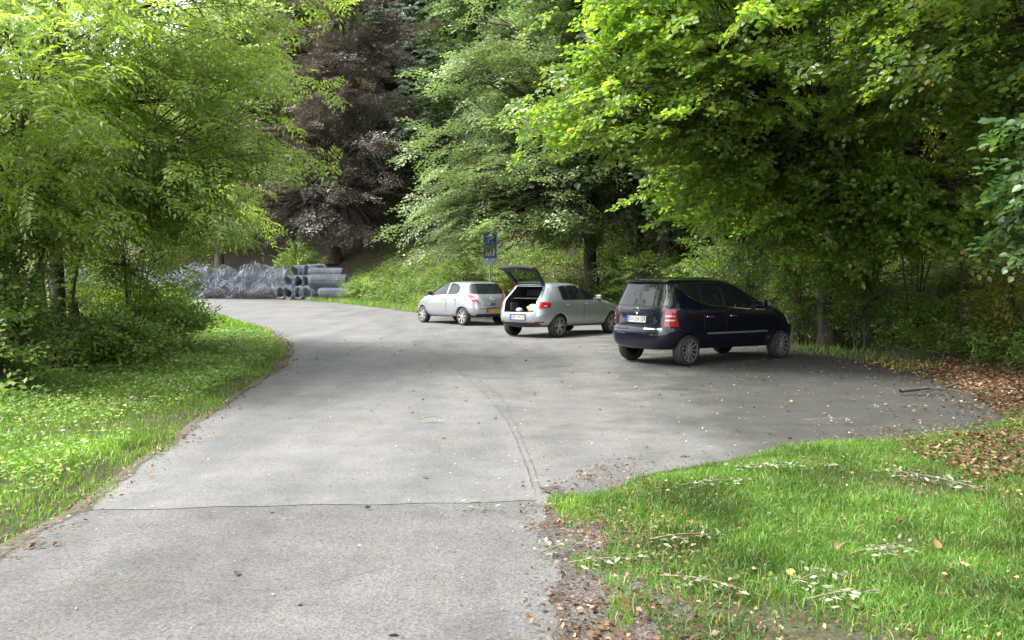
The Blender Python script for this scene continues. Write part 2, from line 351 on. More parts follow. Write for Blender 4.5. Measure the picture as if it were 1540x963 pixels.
for cr in ([(-2.6, 4.3), (-1.9, 4.55), (-1.2, 4.4), (-0.7, 4.75)], [(-1.6, 8.2), (-1.45, 9.4), (-1.7, 10.6), (-1.5, 12)], [(1.6, 10.2), (2.4, 10.6), (3.0, 11.5), (4.2, 11.7)], [(-2.9, 13.2), (-2.2, 13.6), (-1.6, 13.5)]):
    joint_line('asphalt_crack', cr, 0.0022, mj)
# dusty, mossy rim along the left edge of the road
ll = smooth_line(LEFT[1:10], 40); tn = unit(np.gradient(ll, axis=0)); nr_ = np.column_stack([tn[:, 1], -tn[:, 0]])
wid = 0.2 + 0.1 * vnoise(ll, 1.7) + 0.06 * vnoise(ll, 6.1, 4) + 0.03 * vnoise(ll, 19, 2)
m, nt, b = new_mat('road_rim_dust')
nt.links.new(ramp(nt, [(0.3, (0.05, 0.042, 0.03)), (0.5, (0.082, 0.074, 0.055)), (0.7, (0.115, 0.107, 0.083))], noise_tex(nt, 14, 6, 0.75)), b.inputs['Base Color']); b.inputs['Roughness'].default_value = 0.95
k_ = len(ll); rows_ = 5; u_ = np.linspace(0, 1, rows_)
rim_v = np.concatenate([np.column_stack([ll + nr_ * (-0.03 + (wid * 0.6 + 0.03)[:, None] * u), np.full(k_, 0.0075)]) for u in u_]); q_ = np.arange(k_ - 1)
rim = mesh_np('road_edge', rim_v, np.concatenate([np.stack([q_ + (r + 1) * k_, q_ + (r + 1) * k_ + 1, q_ + r * k_ + 1, q_ + r * k_], 1) for r in range(rows_ - 1)]), m)
rim.data.attributes.new('rim', 'FLOAT', 'POINT').data.foreach_set('value', np.repeat(1 - u_, k_).astype(np.float32))
ra = N(nt, 'ShaderNodeAttribute', attribute_name='rim'); sm_ = N(nt, 'ShaderNodeMath', operation='MULTIPLY_ADD'); nt.links.new(noise_tex(nt, 26, 6, 0.8), sm_.inputs[0]); sm_.inputs[1].default_value = 1.3; nt.links.new(ra.outputs['Fac'], sm_.inputs[2])
nt.links.new(ramp(nt, [(0.75, (0, 0, 0)), (1.0, (1, 1, 1))], sm_.outputs[0]), b.inputs['Alpha'])
tag(rim, kind='structure')
# gravel shoulder between the road and the lawn
gv = np.array([(0.12, 1.5), (0.2, 4.0), (0.2, 5.2), (0.22, 6.1), (0.5, 6.3), (0.95, 6.6), (0.9, 5.9), (0.75, 5.1), (0.72, 4.3), (0.75, 3.6), (0.7, 1.5)])
m, nt, b = new_mat('gravel_earth')
vv = N(nt, 'ShaderNodeTexVoronoi'); vv.inputs['Scale'].default_value = 55; tcx = N(nt, 'ShaderNodeTexCoord'); nt.links.new(tcx.outputs['Object'], vv.inputs['Vector'])
cc = ramp(nt, [(0, (0.03, 0.027, 0.023)), (0.5, (0.07, 0.063, 0.055)), (1, (0.15, 0.137, 0.12))], vv.outputs['Color'])
cc = mixc(nt, cc, (0.055, 0.042, 0.03), ramp(nt, [(0.45, (0, 0, 0)), (0.6, (1, 1, 1))], noise_tex(nt, 5, 5)))
nt.links.new(cc, b.inputs['Base Color']); b.inputs['Roughness'].default_value = 0.9; bump(nt, b, vv.outputs['Distance'], 0.8, 0.02)
GP = smooth_line(gv, 4)
gxy = []
for t in np.linspace(1.5, 6.6, 60):
    for u in np.linspace(0, 1, 8):
        x0_ = 0.225 + 0.035 * math.sin(t * 4.3) + 0.025 * math.sin(t * 11 + 1) + 0.012 * math.sin(t * 29); gxy.append((x0_ + u * (0.1 + 0.48 * float(1 - sstep(5.7, 6.55, t)) + 0.06 * math.sin(t * 2.1)), t))
gxy = np.array(gxy); gzv = np.maximum(ground_z(gxy) + 0.012, 0.009) + 0.012 * vnoise(gxy, 6)
ii = (np.arange(59)[:, None] * 8 + np.arange(7)[None, :]).ravel()
tag(mesh_np('gravel_shoulder', np.column_stack([gxy, gzv]), np.stack([ii, ii + 1, ii + 9, ii + 8], 1), m, smooth=True), kind='structure')

# ---------------------------------------------------------------- leaves
GEO = {
    'lance': (np.array([(0, 0, 0), (0.42, 0.21, 0.05), (1, 0, -0.04), (0.42, -0.21, 0.05)]), np.array([(0, 2, 1), (0, 3, 2)])),
    'oval': (np.array([(0, 0, 0), (0.45, 0.3, 0.07), (1, 0, -0.06), (0.45, -0.3, 0.07)]), np.array([(0, 2, 1), (0, 3, 2)])),
    'broad': (np.array([(0.5, 0, -0.03), (0, 0, 0), (0.14, -0.3, 0.06), (0.5, -0.4, 0.09), (0.82, -0.22, 0.03), (1.02, 0, -0.12), (0.82, 0.22, 0.03), (0.5, 0.4, 0.09), (0.14, 0.3, 0.06)]),
              np.array([(0, 1, 2), (0, 2, 3), (0, 3, 4), (0, 4, 5), (0, 5, 6), (0, 6, 7), (0, 7, 8), (0, 8, 1)])),
    'frond': (np.array([(0, 0, 0), (0.35, 0.15, -0.04), (1, 0, -0.12), (0.35, -0.15, -0.04)]), np.array([(0, 2, 1), (0, 3, 2)])),
}

def leaves_to_mesh(pos, dr, nr, size, geo):
    gv_, gt = GEO[geo]
    d = unit(dr); s = unit(np.cross(nr, d)); n = np.cross(d, s)
    v = pos[:, None, :] + size[:, None, None] * (gv_[None, :, 0, None] * d[:, None, :] + gv_[None, :, 1, None] * s[:, None, :] + gv_[None, :, 2, None] * n[:, None, :])
    f = (np.arange(len(pos)) * len(gv_))[:, None, None] + gt[None]
    return v.reshape(-1, 3), f.reshape(-1, 3)

def jit(n, a, rng): return rng.normal(0, a, (n, 3))

def spray_flat(rng, L, leaf, n_side, per, fan=0.62, gap=0.0, jn=0.35):
    """A leafy branch end: a drooping main twig with side twigs in one plane, leaves alternating along them."""
    P, D, Nn, S = [], [], [], []
    def twig(p0, ang, ln, k):
        d = np.array([math.cos(ang), math.sin(ang), 0.0])
        for i in range(k):
            t = (i + 0.6) / k * ln; sgn = 1 if i % 2 else -1
            p = p0 + d * t; a2 = ang + sgn * rng.uniform(0.5, 1.1) * (0.15 if i == k - 1 else 1)
            P.append(p); D.append((math.cos(a2), math.sin(a2), rng.normal(-0.12, 0.18))); Nn.append(np.array([0, 0, 1]) + rng.normal(0, jn, 3)); S.append(leaf * rng.uniform(0.7, 1.15))
    for i in range(n_side):
        t = (i + 0.5) / n_side; sgn = 1 if i % 2 else -1
        ln = L * (0.55 * (1 - t) + 0.12) * rng.uniform(0.7, 1.15)
        twig(np.array([L * t * 0.85, 0, 0]), sgn * rng.uniform(fan - 0.2, fan + 0.25), ln, max(2, int(per * ln / L * 2.2)))
    twig(np.zeros(3), 0.0, L, per)
    P = np.array(P); P[:, 2] -= 0.22 * (P[:, 0] ** 2) / L; P += rng.normal(0, 0.03 * L, P.shape) * (0.4, 0.4, 1)
    return P, np.array(D), np.array(Nn), np.array(S)

def spray_pinnate(rng, L, leaf, n_cl=7, pairs=5):
    """Ash-like: compound leaves of paired narrow leaflets round a twig, hanging at their ends."""
    P, D, Nn, S = [], [], [], []
    for c in range(n_cl):
        t = (c + 0.4) / n_cl; a = (1 if c % 2 else -1) * rng.uniform(0.3, 1.2); cl = leaf * rng.uniform(3.0, 4.2)
        p0 = np.array([L * t, 0, rng.normal(0, 0.04)]); d = np.array([math.cos(a), math.sin(a), rng.uniform(-0.1, 0.3)])
        sd = np.array([-math.sin(a), math.cos(a), 0.0]); nn = np.array([0, 0, 1]) + rng.normal(0, 0.3, 3)
        for k in range(pairs + 1):
            u = (k + 0.8) / (pairs + 1); p = p0 + d * cl * u; p[2] -= 0.45 * cl * u * u
            for sg in ((1, -1) if k < pairs else (0,)):
                P.append(p); D.append(d * 0.55 + sd * sg * 1.0 + np.array([0, 0, -0.25 - 0.4 * u])); Nn.append(nn + rng.normal(0, 0.22, 3)); S.append(leaf * rng.uniform(0.8, 1.15))
    return np.array(P), np.array(D), np.array(Nn), np.array(S)

def spray_spruce(rng, L):
    P, D, Nn, S = [], [], [], []
    for i in range(34):
        t = (i + 0.5) / 34; sg = 1 if i % 2 else -1
        ln = L * (0.42 * (1 - t) + 0.1)
        for k in range(3):
            a = sg * rng.uniform(0.6, 1.1)
            P.append((L * t + 0.3 * k * ln * math.cos(a), 0.3 * k * ln * math.sin(a), -0.08 * k)); D.append((math.cos(a), math.sin(a), -0.5 - 0.3 * rng.random())); Nn.append(np.array([0, 0, 1]) + rng.normal(0, 0.4, 3)); S.append(ln * rng.uniform(0.6, 0.9))
    return np.array(P), np.array(D), np.array(Nn), np.array(S)

_rt = np.random.default_rng(11)
SPRAY = {
    'ash': ([spray_pinnate(_rt, 0.55, 0.105, 7, 4) for _ in range(6)], 'lance', 0.5),
    'beech': ([spray_flat(_rt, 1.5, 0.14, 9, 11) for _ in range(6)], 'oval', 1.5),
    'copper': ([spray_flat(_rt, 2.2, 0.2, 9, 11) for _ in range(5)], 'oval', 2.2),
    'lime': ([spray_flat(_rt, 0.95, 0.095, 8, 9, jn=0.65) for _ in range(6)], 'broad', 0.95),
    'hazel': ([spray_flat(_rt, 0.6, 0.09, 5, 6, jn=0.4) for _ in range(5)], 'broad', 0.6),
    'spruce': ([spray_spruce(_rt, 2.6) for _ in range(4)], 'frond', 2.6),
    'forest': ([spray_flat(_rt, 2.2, 0.26, 8, 9, jn=0.5) for _ in range(5)], 'oval', 2.2),
    'shrub': ([spray_flat(_rt, 0.6, 0.075, 6, 7, jn=0.5) for _ in range(6)], 'oval', 0.6),
}

def place_sprays(kind, base, fwd, rng, scale=(0.8, 1.2), roll=0.35, anchor=0.5):
    """Leaves of many sprays: base (n,3) is where the middle of each spray goes, fwd (n,3) where it points."""
    tpl, geo, L = SPRAY[kind]
    f = unit(fwd); up = np.array([0, 0, 1.0]) + rng.normal(0, roll, (len(f), 3))
    s = unit(np.cross(up, f)); u = np.cross(f, s); sc = rng.uniform(*scale, len(f)); which = rng.integers(0, len(tpl), len(f))
    P, D, Nn, S = [], [], [], []
    for k, (tp, td, tn, ts) in enumerate(tpl):
        q = np.where(which == k)[0]
        if not len(q): continue
        M = np.stack([f[q], s[q], u[q]], 1)                       # rows: local axes
        P.append(((tp - (anchor * L, 0, 0))[None] @ M * sc[q, None, None] + base[q][:, None, :]).reshape(-1, 3))
        D.append((td[None] @ M).reshape(-1, 3)); Nn.append((tn[None] @ M).reshape(-1, 3)); S.append((ts[None] * sc[q, None]).ravel())
    P, D, Nn, S = map(np.concatenate, (P, D, Nn, S))
    return leaves_to_mesh(P, D, Nn, S, geo)

def bez(a, c, b, k):
    t = np.linspace(0, 1, k)[:, None]; return (1 - t) ** 2 * a + 2 * t * (1 - t) * c + t * t * b

class Wood:
    def __init__(s): s.v = []; s.f = []; s.n = 0
    def tube(s, pts, rads, n):
        v, f, _ = tube(np.asarray(pts, float), np.asarray(rads, float), n); s.v.append(v); s.f.append(f + s.n); s.n += len(v)
    def build(s, name, mat, parent): return mesh_np(name, np.concatenate(s.v), np.concatenate(s.f), mat, parent, smooth=True)

def blob_points(blobs, rng, shell=0.5, clump=None):
    out = []
    for c, r, n in blobs:
        d = unit(rng.normal(size=(n, 3))); rad = rng.uniform(shell ** 3, 1, n) ** (1 / 3)
        p = np.asarray(c) + d * rad[:, None] * np.asarray(r) * (1 + 0.12 * rng.normal(size=(n, 1)))
        if clump and n > 20:                                       # boughs: sprays gather in flat layers with gaps between
            k = max(3, n // 8); own = rng.integers(0, k, n)
            p = p[own] + rng.normal(size=(n, 3)) * (clump[0], clump[0], clump[1])
        out.append(p)
    return np.concatenate(out)

def grow_tree(name, label, cat, group, trunks, blobs, kind, leafm, barkm, seed, limbs=10, droop=-0.15, scale=(0.8, 1.2), roll=0.35, r_limb=0.3, minz=None, shell=0.5, twigs=True, part='crown', clump=None):
    """trunks: list of (points, base radius, tip radius). The crown's sprays are fed by limbs and branches grown from the first trunk."""
    rng = np.random.default_rng(seed)
    base = np.array(trunks[0][0][0], float)
    root = empty(name, base); tag(root, label, cat, group)
    W = Wood(); paths = []
    for pts, r0, r1 in trunks:
        p = smooth_line(np.array(pts, float), 4) - base
        k = len(p); tt = np.linspace(0, 1, k)
        p[1:-1, :2] += rng.normal(0, 0.12 * r0 + 0.01, (k - 2, 2))
        rr = r0 * (1 - tt) + r1 * tt; rr[0] *= 1.35
        W.tube(p, rr, 10 if r0 > 0.1 else 6); paths.append((p, rr))
    A = blob_points(blobs, rng, shell, clump or {'lime': (.5, .16), 'beech': (.75, .2), 'ash': (.5, .22), 'copper': (1.2, .35)}.get(kind)) - base
    if minz is not None: A = A[A[:, 2] + base[2] > minz]
    # limbs
    idx = [int(rng.integers(len(A)))]; dm = np.linalg.norm(A - A[idx[0]], axis=1)
    for _ in range(limbs - 1):
        j = int(np.argmax(dm * rng.uniform(0.7, 1, len(A)))); idx.append(j); dm = np.minimum(dm, np.linalg.norm(A - A[j], axis=1))
    own = np.argmin(np.linalg.norm(A[:, None, :] - A[idx][None], axis=2), axis=1)
    F = np.zeros_like(A)
    for l in range(limbs):
        mem = np.where(own == l)[0]
        if not len(mem): continue
        c = A[mem].mean(0); best = None
        for p, rr in paths:
            hd = np.linalg.norm((p - c)[:, :2], axis=1); want = np.abs(p[:, 2] - (c[2] - 0.5 * hd)) + 0.3 * hd + 50 * (np.arange(len(p)) < 0.25 * len(p))
            j = int(np.argmin(want))
            if best is None or want[j] < best[0]: best = (want[j], p[j], rr[j])
        p0 = best[1]; ln = np.linalg.norm(c - p0)
        lp = bez(p0, p0 + (c - p0) * 0.45 + np.array([0, 0, 0.22 * ln]), c, 8); lp[1:-1] += rng.normal(0, 0.03 * ln, (6, 3))
        lr = np.linspace(max(0.02, best[2] * 0.55), max(0.008, best[2] * 0.12), 8)
        W.tube(lp, lr, 6)
        for a in mem:
            q = A[a]; t = rng.uniform(0.35, 1.0); j = min(7, int(t * 7)); s0 = lp[j]
            out = q - lp[int(rng.integers(0, 4))]; out = out * (1, 1, 0.35) + rng.normal(0, 0.25, 3) * np.linalg.norm(out)
            F[a] = unit(out) + (0, 0, droop + rng.normal(0, 0.12))
            if twigs:
                tip = q - unit(F[a]) * 0.1
                bl = np.linalg.norm(tip - s0)
                W.tube(bez(s0, (s0 + tip) / 2 + (0, 0, 0.12 * bl) + rng.normal(0, 0.05 * bl, 3), tip, 5), np.linspace(max(0.005, lr[j] * 0.5), 0.004, 5), 3)
    W.build('trunk', barkm, root)
    v, f = place_sprays(kind, A, F, rng, scale, roll)
    mesh_np(part, v, f, leafm, root)
    return root

def copy_tree(src, loc, rz, scale, label, group, name=None):
    c = src.copy(); C.objects.link(c); c.location = loc; c.rotation_euler = (0, 0, rz); c.scale = (scale, scale, scale)
    if label: c['label'] = label
    if group: c['group'] = group
    for ch in list(src.children):
        d = ch.copy(); C.objects.link(d); d.parent = c
    return c
# ---------------------------------------------------------------- cars
def paint(name, col, metal, rough, flake=0.12, dust=0.25, spec=0.5):
    m, nt, b = new_mat(name)
    b.inputs['Metallic'].default_value = metal; b.inputs['Roughness'].default_value = rough
    b.inputs['Specular IOR Level'].default_value = spec; b.inputs['Coat Weight'].default_value = 1.0; b.inputs['Coat Roughness'].default_value = 0.03
    f = noise_tex(nt, 900, 1, 0.5); g = noise_tex(nt, 3.0, 4, 0.6)
    c = mixc(nt, tuple(x * (1 - flake) for x in col), tuple(min(1, x * (1 + flake)) for x in col), f)
    # a little road dust
    c = mixc(nt, c, (0.2, 0.18, 0.15), ramp(nt, [(0.5, (0, 0, 0)), (0.9, (dust,) * 3)], g))
    nt.links.new(c, b.inputs['Base Color'])
    return m

M_SILVER = paint('silver_paint', (0.345, 0.375, 0.42), 0.5, 0.28, dust=0.04)
M_SILVERG = paint('warm_silver_paint', (0.39, 0.41, 0.445), 0.65, 0.28, dust=0.05)
M_NAVY = paint('navy_paint', (0.0014, 0.0024, 0.012), 0.0, 0.35, dust=0.008, spec=0.15)
M_DARK = plain('underbody_black', (0.012, 0.012, 0.012), 0.85)
M_BLACKP = plain('black_plastic', (0.02, 0.02, 0.021), 0.5)
M_RUBBER = plain('tyre_rubber', (0.02, 0.02, 0.02), 0.8)
M_ALLOY = plain('alloy_silver', (0.5, 0.5, 0.51), 0.28, 0.8)
M_ALLOYD = plain('alloy_dull', (0.3, 0.3, 0.29), 0.35, 0.6)
M_GLASS = plain('car_glass', (0.012, 0.016, 0.016), 0.02, 0.0, 0.0, 0.42)
M_RED = plain('lamp_red', (0.32, 0.006, 0.01), 0.12, 0, 0.8)
M_CLEAR = plain('lamp_clear', (0.45, 0.42, 0.42), 0.1, 0.2, 0.8)
M_HEAD = plain('headlamp_lens', (0.55, 0.57, 0.6), 0.06, 0.5, 1.0)
M_CHROME = plain('chrome', (0.75, 0.75, 0.77), 0.1, 1.0)
M_PLATEW = plain('plate_white', (0.42, 0.42, 0.41), 0.5)
M_PLATEY = plain('plate_yellow', (0.5, 0.27, 0.015), 0.4)
M_EU = plain('plate_blue', (0.02, 0.08, 0.5), 0.4)
M_INK = plain('plate_ink', (0.015, 0.015, 0.015), 0.5)
M_CARPET = plain('boot_carpet', (0.018, 0.018, 0.02), 0.95)
M_GREYTRIM = plain('grey_trim', (0.07, 0.078, 0.078), 0.6)
M_CABIN = plain('cabin_cloth', (0.05, 0.055, 0.055), 0.9)
def thin_glass():
    m, nt, b = new_mat('clear_glass')
    b.inputs['Base Color'].default_value = (0.02, 0.025, 0.025, 1); b.inputs['Roughness'].default_value = 0.03
    t = N(nt, 'ShaderNodeBsdfTransparent'); t.inputs[0].default_value = (0.62, 0.72, 0.66, 1)
    mx = N(nt, 'ShaderNodeMixShader'); mx.inputs[0].default_value = 0.72
    nt.links.new(b.outputs[0], mx.inputs[1]); nt.links.new(t.outputs[0], mx.inputs[2]); nt.links.new(mx.outputs[0], nt.nodes['Material Output'].inputs[0])
    return m
M_THIN = thin_glass()

def baked(o):
    """The object's mesh with its modifiers applied, in place."""
    bpy.context.view_layer.update()
    dg = bpy.context.evaluated_depsgraph_get()
    me = bpy.data.meshes.new_from_object(o.evaluated_get(dg)); o.modifiers.clear(); o.data = me
    return o

def text_geo(s, size):
    cu = bpy.data.curves.new('t', 'FONT'); cu.body = s; cu.size = size; cu.align_x = 'CENTER'; cu.align_y = 'CENTER'; cu.resolution_u = 3
    o = bpy.data.objects.new('t', cu); C.objects.link(o); bpy.context.view_layer.update()
    me = bpy.data.meshes.new_from_object(o.evaluated_get(bpy.context.evaluated_depsgraph_get()))
    vs = [tuple(v.co) for v in me.vertices]; fs = [tuple(p.vertices) for p in me.polygons]
    bpy.data.objects.remove(o); bpy.data.meshes.remove(me); bpy.data.curves.remove(cu)
    return vs, fs

class Car:
    def __init__(s, name, label, loc, az, W, slices, axles, wr, paintm, nf=3.6, nr=5.0, xc=0.5, k=1.0):
        axles = tuple(a * k for a in axles); slices = [(q[0] * k, q[1], q[2] * k, *q[3:]) for q in slices]; s.k = k
        s.root = empty(name, loc, math.pi / 2 - R(az)); tag(s.root, label, 'car', 'cars parked on the asphalt')
        s.W = W; s.paint = paintm; s.ax = axles; s.wr = wr; s.x0 = axles[0]
        M = 17                                        # points per half outline, front to rear
        rows = []
        for (xf, zf, xr, zr, w, *e) in slices:
            a, b_ = (e + [nf, nr])[:2] if e else (nf, nr)
            c = xr + (xf - xr) * xc; row = []
            for i in range(M):
                th = math.pi * i / (M - 1); cs, sn = math.cos(th), math.sin(th); n = a if cs >= 0 else b_
                x = c + ((xf - c) if cs >= 0 else (c - xr)) * math.copysign(abs(cs) ** (2 / n), cs)
                y = w * abs(sn) ** (2 / n)
                t = (x - xr) / (xf - xr)
                row.append((x - s.x0, y if 0 < i < M - 1 else 0.0, zr + (zf - zr) * t))
            rows.append(row)
        vs, fs = [], []; idx = []
        for row in rows:
            ids = []
            for (x, y, z) in row: ids.append(len(vs)); vs.append((x, y, z))
            for (x, y, z) in row[-2:0:-1]: ids.append(len(vs)); vs.append((x, -y, z))
            idx.append(ids)
        n = len(idx[0])
        for r0, r1 in zip(idx[:-1], idx[1:]):
            for k in range(n): fs.append((r0[k], r0[(k + 1) % n], r1[(k + 1) % n], r1[k]))
        for ids, flip in ((idx[0], True), (idx[-1], False)):
            for i in range(M - 1):
                q = [ids[i], ids[i + 1], ids[(n - i - 1) % n], ids[(n - i) % n]]
                q = list(dict.fromkeys(q)); fs.append(tuple(q[::-1] if flip else q))
        me = bpy.data.meshes.new('body'); me.from_pydata(vs, [], fs)
        bm = bmesh.new(); bm.from_mesh(me); bmesh.ops.recalc_face_normals(bm, faces=bm.faces)
        for f in bm.faces: f.smooth = True
        bm.to_mesh(me); bm.free()
        me.materials.append(paintm); me.materials.append(M_DARK); me.materials.append(M_CARPET)
        s.body = bpy.data.objects.new('body', me); C.objects.link(s.body)
        sub = s.body.modifiers.new('s', 'SUBSURF'); sub.levels = sub.render_levels = 2
        baked(s.body)
        bm = bmesh.new(); bm.from_mesh(s.body.data); s.bvh = BVHTree.FromBMesh(bm); bm.free()
        s.body.parent = s.root

    def cut(s, cutters):
        """Cut wheel wells and any other opening out of the body; cutters: (MB, material slot)."""
        made = []
        for mb, slot in cutters:
            o = mb.build('cutter', [s.paint, M_DARK, M_CARPET]); o.data.polygons.foreach_set('material_index', [slot] * len(o.data.polygons)); made.append(o)
        par = s.body.parent; s.body.parent = None
        for o in made:
            md = s.body.modifiers.new('b', 'BOOLEAN'); md.object = o; md.operation = 'DIFFERENCE'; md.solver = 'EXACT'; md.material_mode = 'INDEX'
            baked(s.body)
        for o in made: bpy.data.objects.remove(o)
        s.body.parent = par

    def wells(s):
        out = []
        for ax in s.ax:
            for sg in (1, -1):
                yo = sg * (s.W + 0.1); yi = sg * (s.W - 0.34); r = s.wr + 0.036; n = 36
                mb = MB(); vs = []
                for y in (yo, yi): vs += [(ax - s.x0 + r * math.cos(2 * math.pi * k / n), y, s.wr + r * math.sin(2 * math.pi * k / n)) for k in range(n)]
                mb.add(vs, [(k, (k + 1) % n, n + (k + 1) % n, n + k) for k in range(n)] + [tuple(range(n)), tuple(range(n, 2 * n))[::-1]])
                out.append((mb, 1))
        return out

    def hit(s, o, d, default):
        h = s.bvh.ray_cast(Vector(o), Vector(d))
        return h[0] if h[0] is not None else Vector(default)

    def patch(s, name, psi, ptsfn, mats, off=0.004, nu=12, nv=6, parent=None, mirror=False, mask=None, thick=0.02, build=True):
        """A panel laid on the body. psi: yaw of the outward normal (0 front, 180 rear, 90 left, -90 right).
        ptsfn(u, v) -> (a, z), a along the panel's own horizontal axis, given in the car's x for sides and y for ends."""
        n = Vector((math.cos(R(psi)), math.sin(R(psi)), 0)); t = Vector((-n.y, n.x, 0))
        if psi in (90, -90): t = Vector((1, 0, 0))
        elif psi in (0, 180): t = Vector((0, 1, 0))
        P = []
        for j in range(nv + 1):
            for i in range(nu + 1):
                a, z = ptsfn(i / nu, j / nv); o = t * a + n * 4 + Vector((0, 0, z))
                P.append(s.hit(o, -n, t * a + Vector((0, 0, z))))
        G = [[P[j * (nu + 1) + i] for i in range(nu + 1)] for j in range(nv + 1)]
        mb = MB(); vs = []; bs = []
        for j in range(nv + 1):
            for i in range(nu + 1):
                du = G[j][min(nu, i + 1)] - G[j][max(0, i - 1)]; dv = G[min(nv, j + 1)][i] - G[max(0, j - 1)][i]
                nn = du.cross(dv)
                nn = nn.normalized() if nn.length > 1e-9 else n
                if nn.dot(n) < 0: nn = -nn
                nn = (nn + n * 0.25).normalized()
                vs.append(G[j][i] + nn * off); bs.append(G[j][i] - nn * thick)
        k = len(vs); fs = []; ms = []; edges = {}
        for j in range(nv):
            for i in range(nu):
                if mask and not mask((i + .5) / nu, (j + .5) / nv): continue
                q = [j * (nu + 1) + i, j * (nu + 1) + i + 1, (j + 1) * (nu + 1) + i + 1, (j + 1) * (nu + 1) + i]
                fs.append(tuple(q)); fs.append(tuple(x + k for x in q[::-1]))
                for a, b_ in zip(q, q[1:] + q[:1]):
                    e = (min(a, b_), max(a, b_)); edges[e] = edges.get(e, 0) + 1
        nf_ = len(fs)
        for (a, b_), c in edges.items():
            if c == 1: fs.append((a, b_, b_ + k, a + k))
        if not isinstance(mats, (list, tuple)): mats = [mats]
        for q, f in enumerate(fs): mb.add([], [], 0)
        mb.v = [tuple(v) for v in vs + bs]; mb.f = fs
        mb.m = [(1 if len(mats) > 1 and (q % 2 or q >= nf_) else 0) for q in range(len(fs))]
        if not build: return mb
        o = mb.build(name, list(mats), parent or s.root)
        for p in o.data.polygons: p.use_smooth = p.index < 1e9
        o.data.polygons.foreach_set('use_smooth', [True] * len(o.data.polygons))
        try: o.data.set_sharp_from_angle(angle=R(40))
        except Exception: pass
        return o

    def X(s, x): return x * s.k - s.x0

    def side_panel(s, name, sg, top, bot, x0, x1, mat, off, nu=14, nv=8, parent=None, thick=0.02):
        """A panel on the left (+1) or right (-1) side between car-x x0..x1 and the height curves top, bot (lists of (x, z))."""
        tx, tz = zip(*sorted(top)); bx, bz = zip(*sorted(bot))
        def fn(u, v):
            x = x0 + (x1 - x0) * u; zt = float(np.interp(x, tx, tz)); zb = float(np.interp(x, bx, bz))
            return s.X(x), zb + (zt - zb) * v
        return s.patch(name, 90 * sg, fn, mat, off, nu, nv, parent, thick=thick)

    def quad_panel(s, name, psi, quad, mat, off=0.006, nu=8, nv=6, parent=None, bow=0.0, thick=0.02, mask=None, build=True):
        """quad: lower-left, lower-right, upper-right, upper-left in the panel's (a, z)."""
        q = [Vector(p) for p in quad]
        def fn(u, v):
            p = (q[0] * (1 - u) + q[1] * u) * (1 - v) + (q[3] * (1 - u) + q[2] * u) * v
            return p.x, p.y + bow * (1 - (2 * u - 1) ** 2)
        return s.patch(name, psi, fn, mat, off, nu, nv, parent, thick=thick, mask=mask, build=build)

    def wheels(s, spokes, rimm, track, width=0.19, style='star'):
        r = s.wr
        for ax in s.ax:
            for sg in (1, -1):
                M = Matrix.Translation((s.X(ax), sg * track / 2, r)) @ (Matrix.Identity(4) if sg > 0 else Matrix.Rotation(math.pi, 4, 'Z'))
                w = width / 2
                ty = MB().lathe([(0.64 * r, -w), (0.66 * r, -w * 1.02), (0.9 * r, -w * 1.05), (0.97 * r, -w * 0.9), (r, -w * 0.6), (r, w * 0.6), (0.97 * r, w * 0.9), (0.9 * r, w * 1.05), (0.68 * r, w * 1.02), (0.66 * r, w * 0.9), (0.64 * r, w * 0.6), (0.64 * r, -w)], 40, M=M)
                wheel = ty.build('wheel', M_RUBBER, s.root, smooth=True)
                rim = MB()
                rim.lathe([(0.74 * r, w * 0.95), (0.73 * r, w * 1.06), (0.69 * r, w * 1.05), (0.66 * r, w * 0.6), (0.66 * r, -w)], 40, 0, M)
                rim.lathe([(0.0, w * 0.3), (0.67 * r, w * 0.3)], 32, 1, M)         # dark brake space behind the spokes
                rim.lathe([(0.0, w * 1.0), (0.1 * r, w * 0.98), (0.15 * r, w * 0.8), (0.16 * r, w * 0.35)], 20, 0, M)
                for k in range(spokes):
                    a = 2 * math.pi * k / spokes + 0.3
                    for da, wd0, wd1 in (((0.0, 0.04, 0.038),) if style == 'thin' else ((-0.14, 0.05, 0.05), (0.14, 0.05, 0.05)) if style == 'double' else ((0.0, 0.08, 0.115),)):
                        c0 = a + da * 0.6; c1 = a + da * 1.6
                        p0 = Vector((math.cos(c0), 0, math.sin(c0))) * 0.1 * r; p1 = Vector((math.cos(c1), 0, math.sin(c1))) * 0.7 * r
                        dn = (p1 - p0).normalized(); sd = Vector((-dn.z, 0, dn.x))
                        vs = []
                        for p, wd, y in ((p0, wd0 * r, w * 0.92), (p1, wd1 * r, w * 0.98)):
                            vs += [p - sd * wd + Vector((0, y, 0)), p + sd * wd + Vector((0, y, 0)), p + sd * wd * 1.2 + Vector((0, y - 0.035, 0)), p - sd * wd * 1.2 + Vector((0, y - 0.035, 0))]
                        rim.add([M @ v for v in vs], [(0, 1, 5, 4), (1, 2, 6, 5), (3, 0, 4, 7), (2, 3, 7, 6)], 0)
                rim.build('rim', [rimm, M_DARK], wheel)

    def plate(s, y, z, text, bgm, wid=0.5, hei=0.11, eu=True, tilt=0.0, lean=8):
        p = s.hit((-4, y, z), (1, 0, 0), (0, y, z))
        M = Matrix.Translation(p + Vector((-0.012, 0, 0))) @ Matrix.Rotation(-math.pi / 2, 4, 'Z') @ Matrix.Rotation(math.pi / 2 - R(lean), 4, 'X')
        mb = MB().box(-wid / 2 - 0.012, wid / 2 + 0.012, -hei / 2 - 0.012, hei / 2 + 0.012, -0.02, 0.0, 2, M)
        mb.box(-wid / 2, wid / 2, -hei / 2, hei / 2, 0.001, 0.006, 0, M)
        if eu: mb.box(-wid / 2, -wid / 2 + 0.048, -hei / 2, hei / 2, 0.0065, 0.008, 1, M)
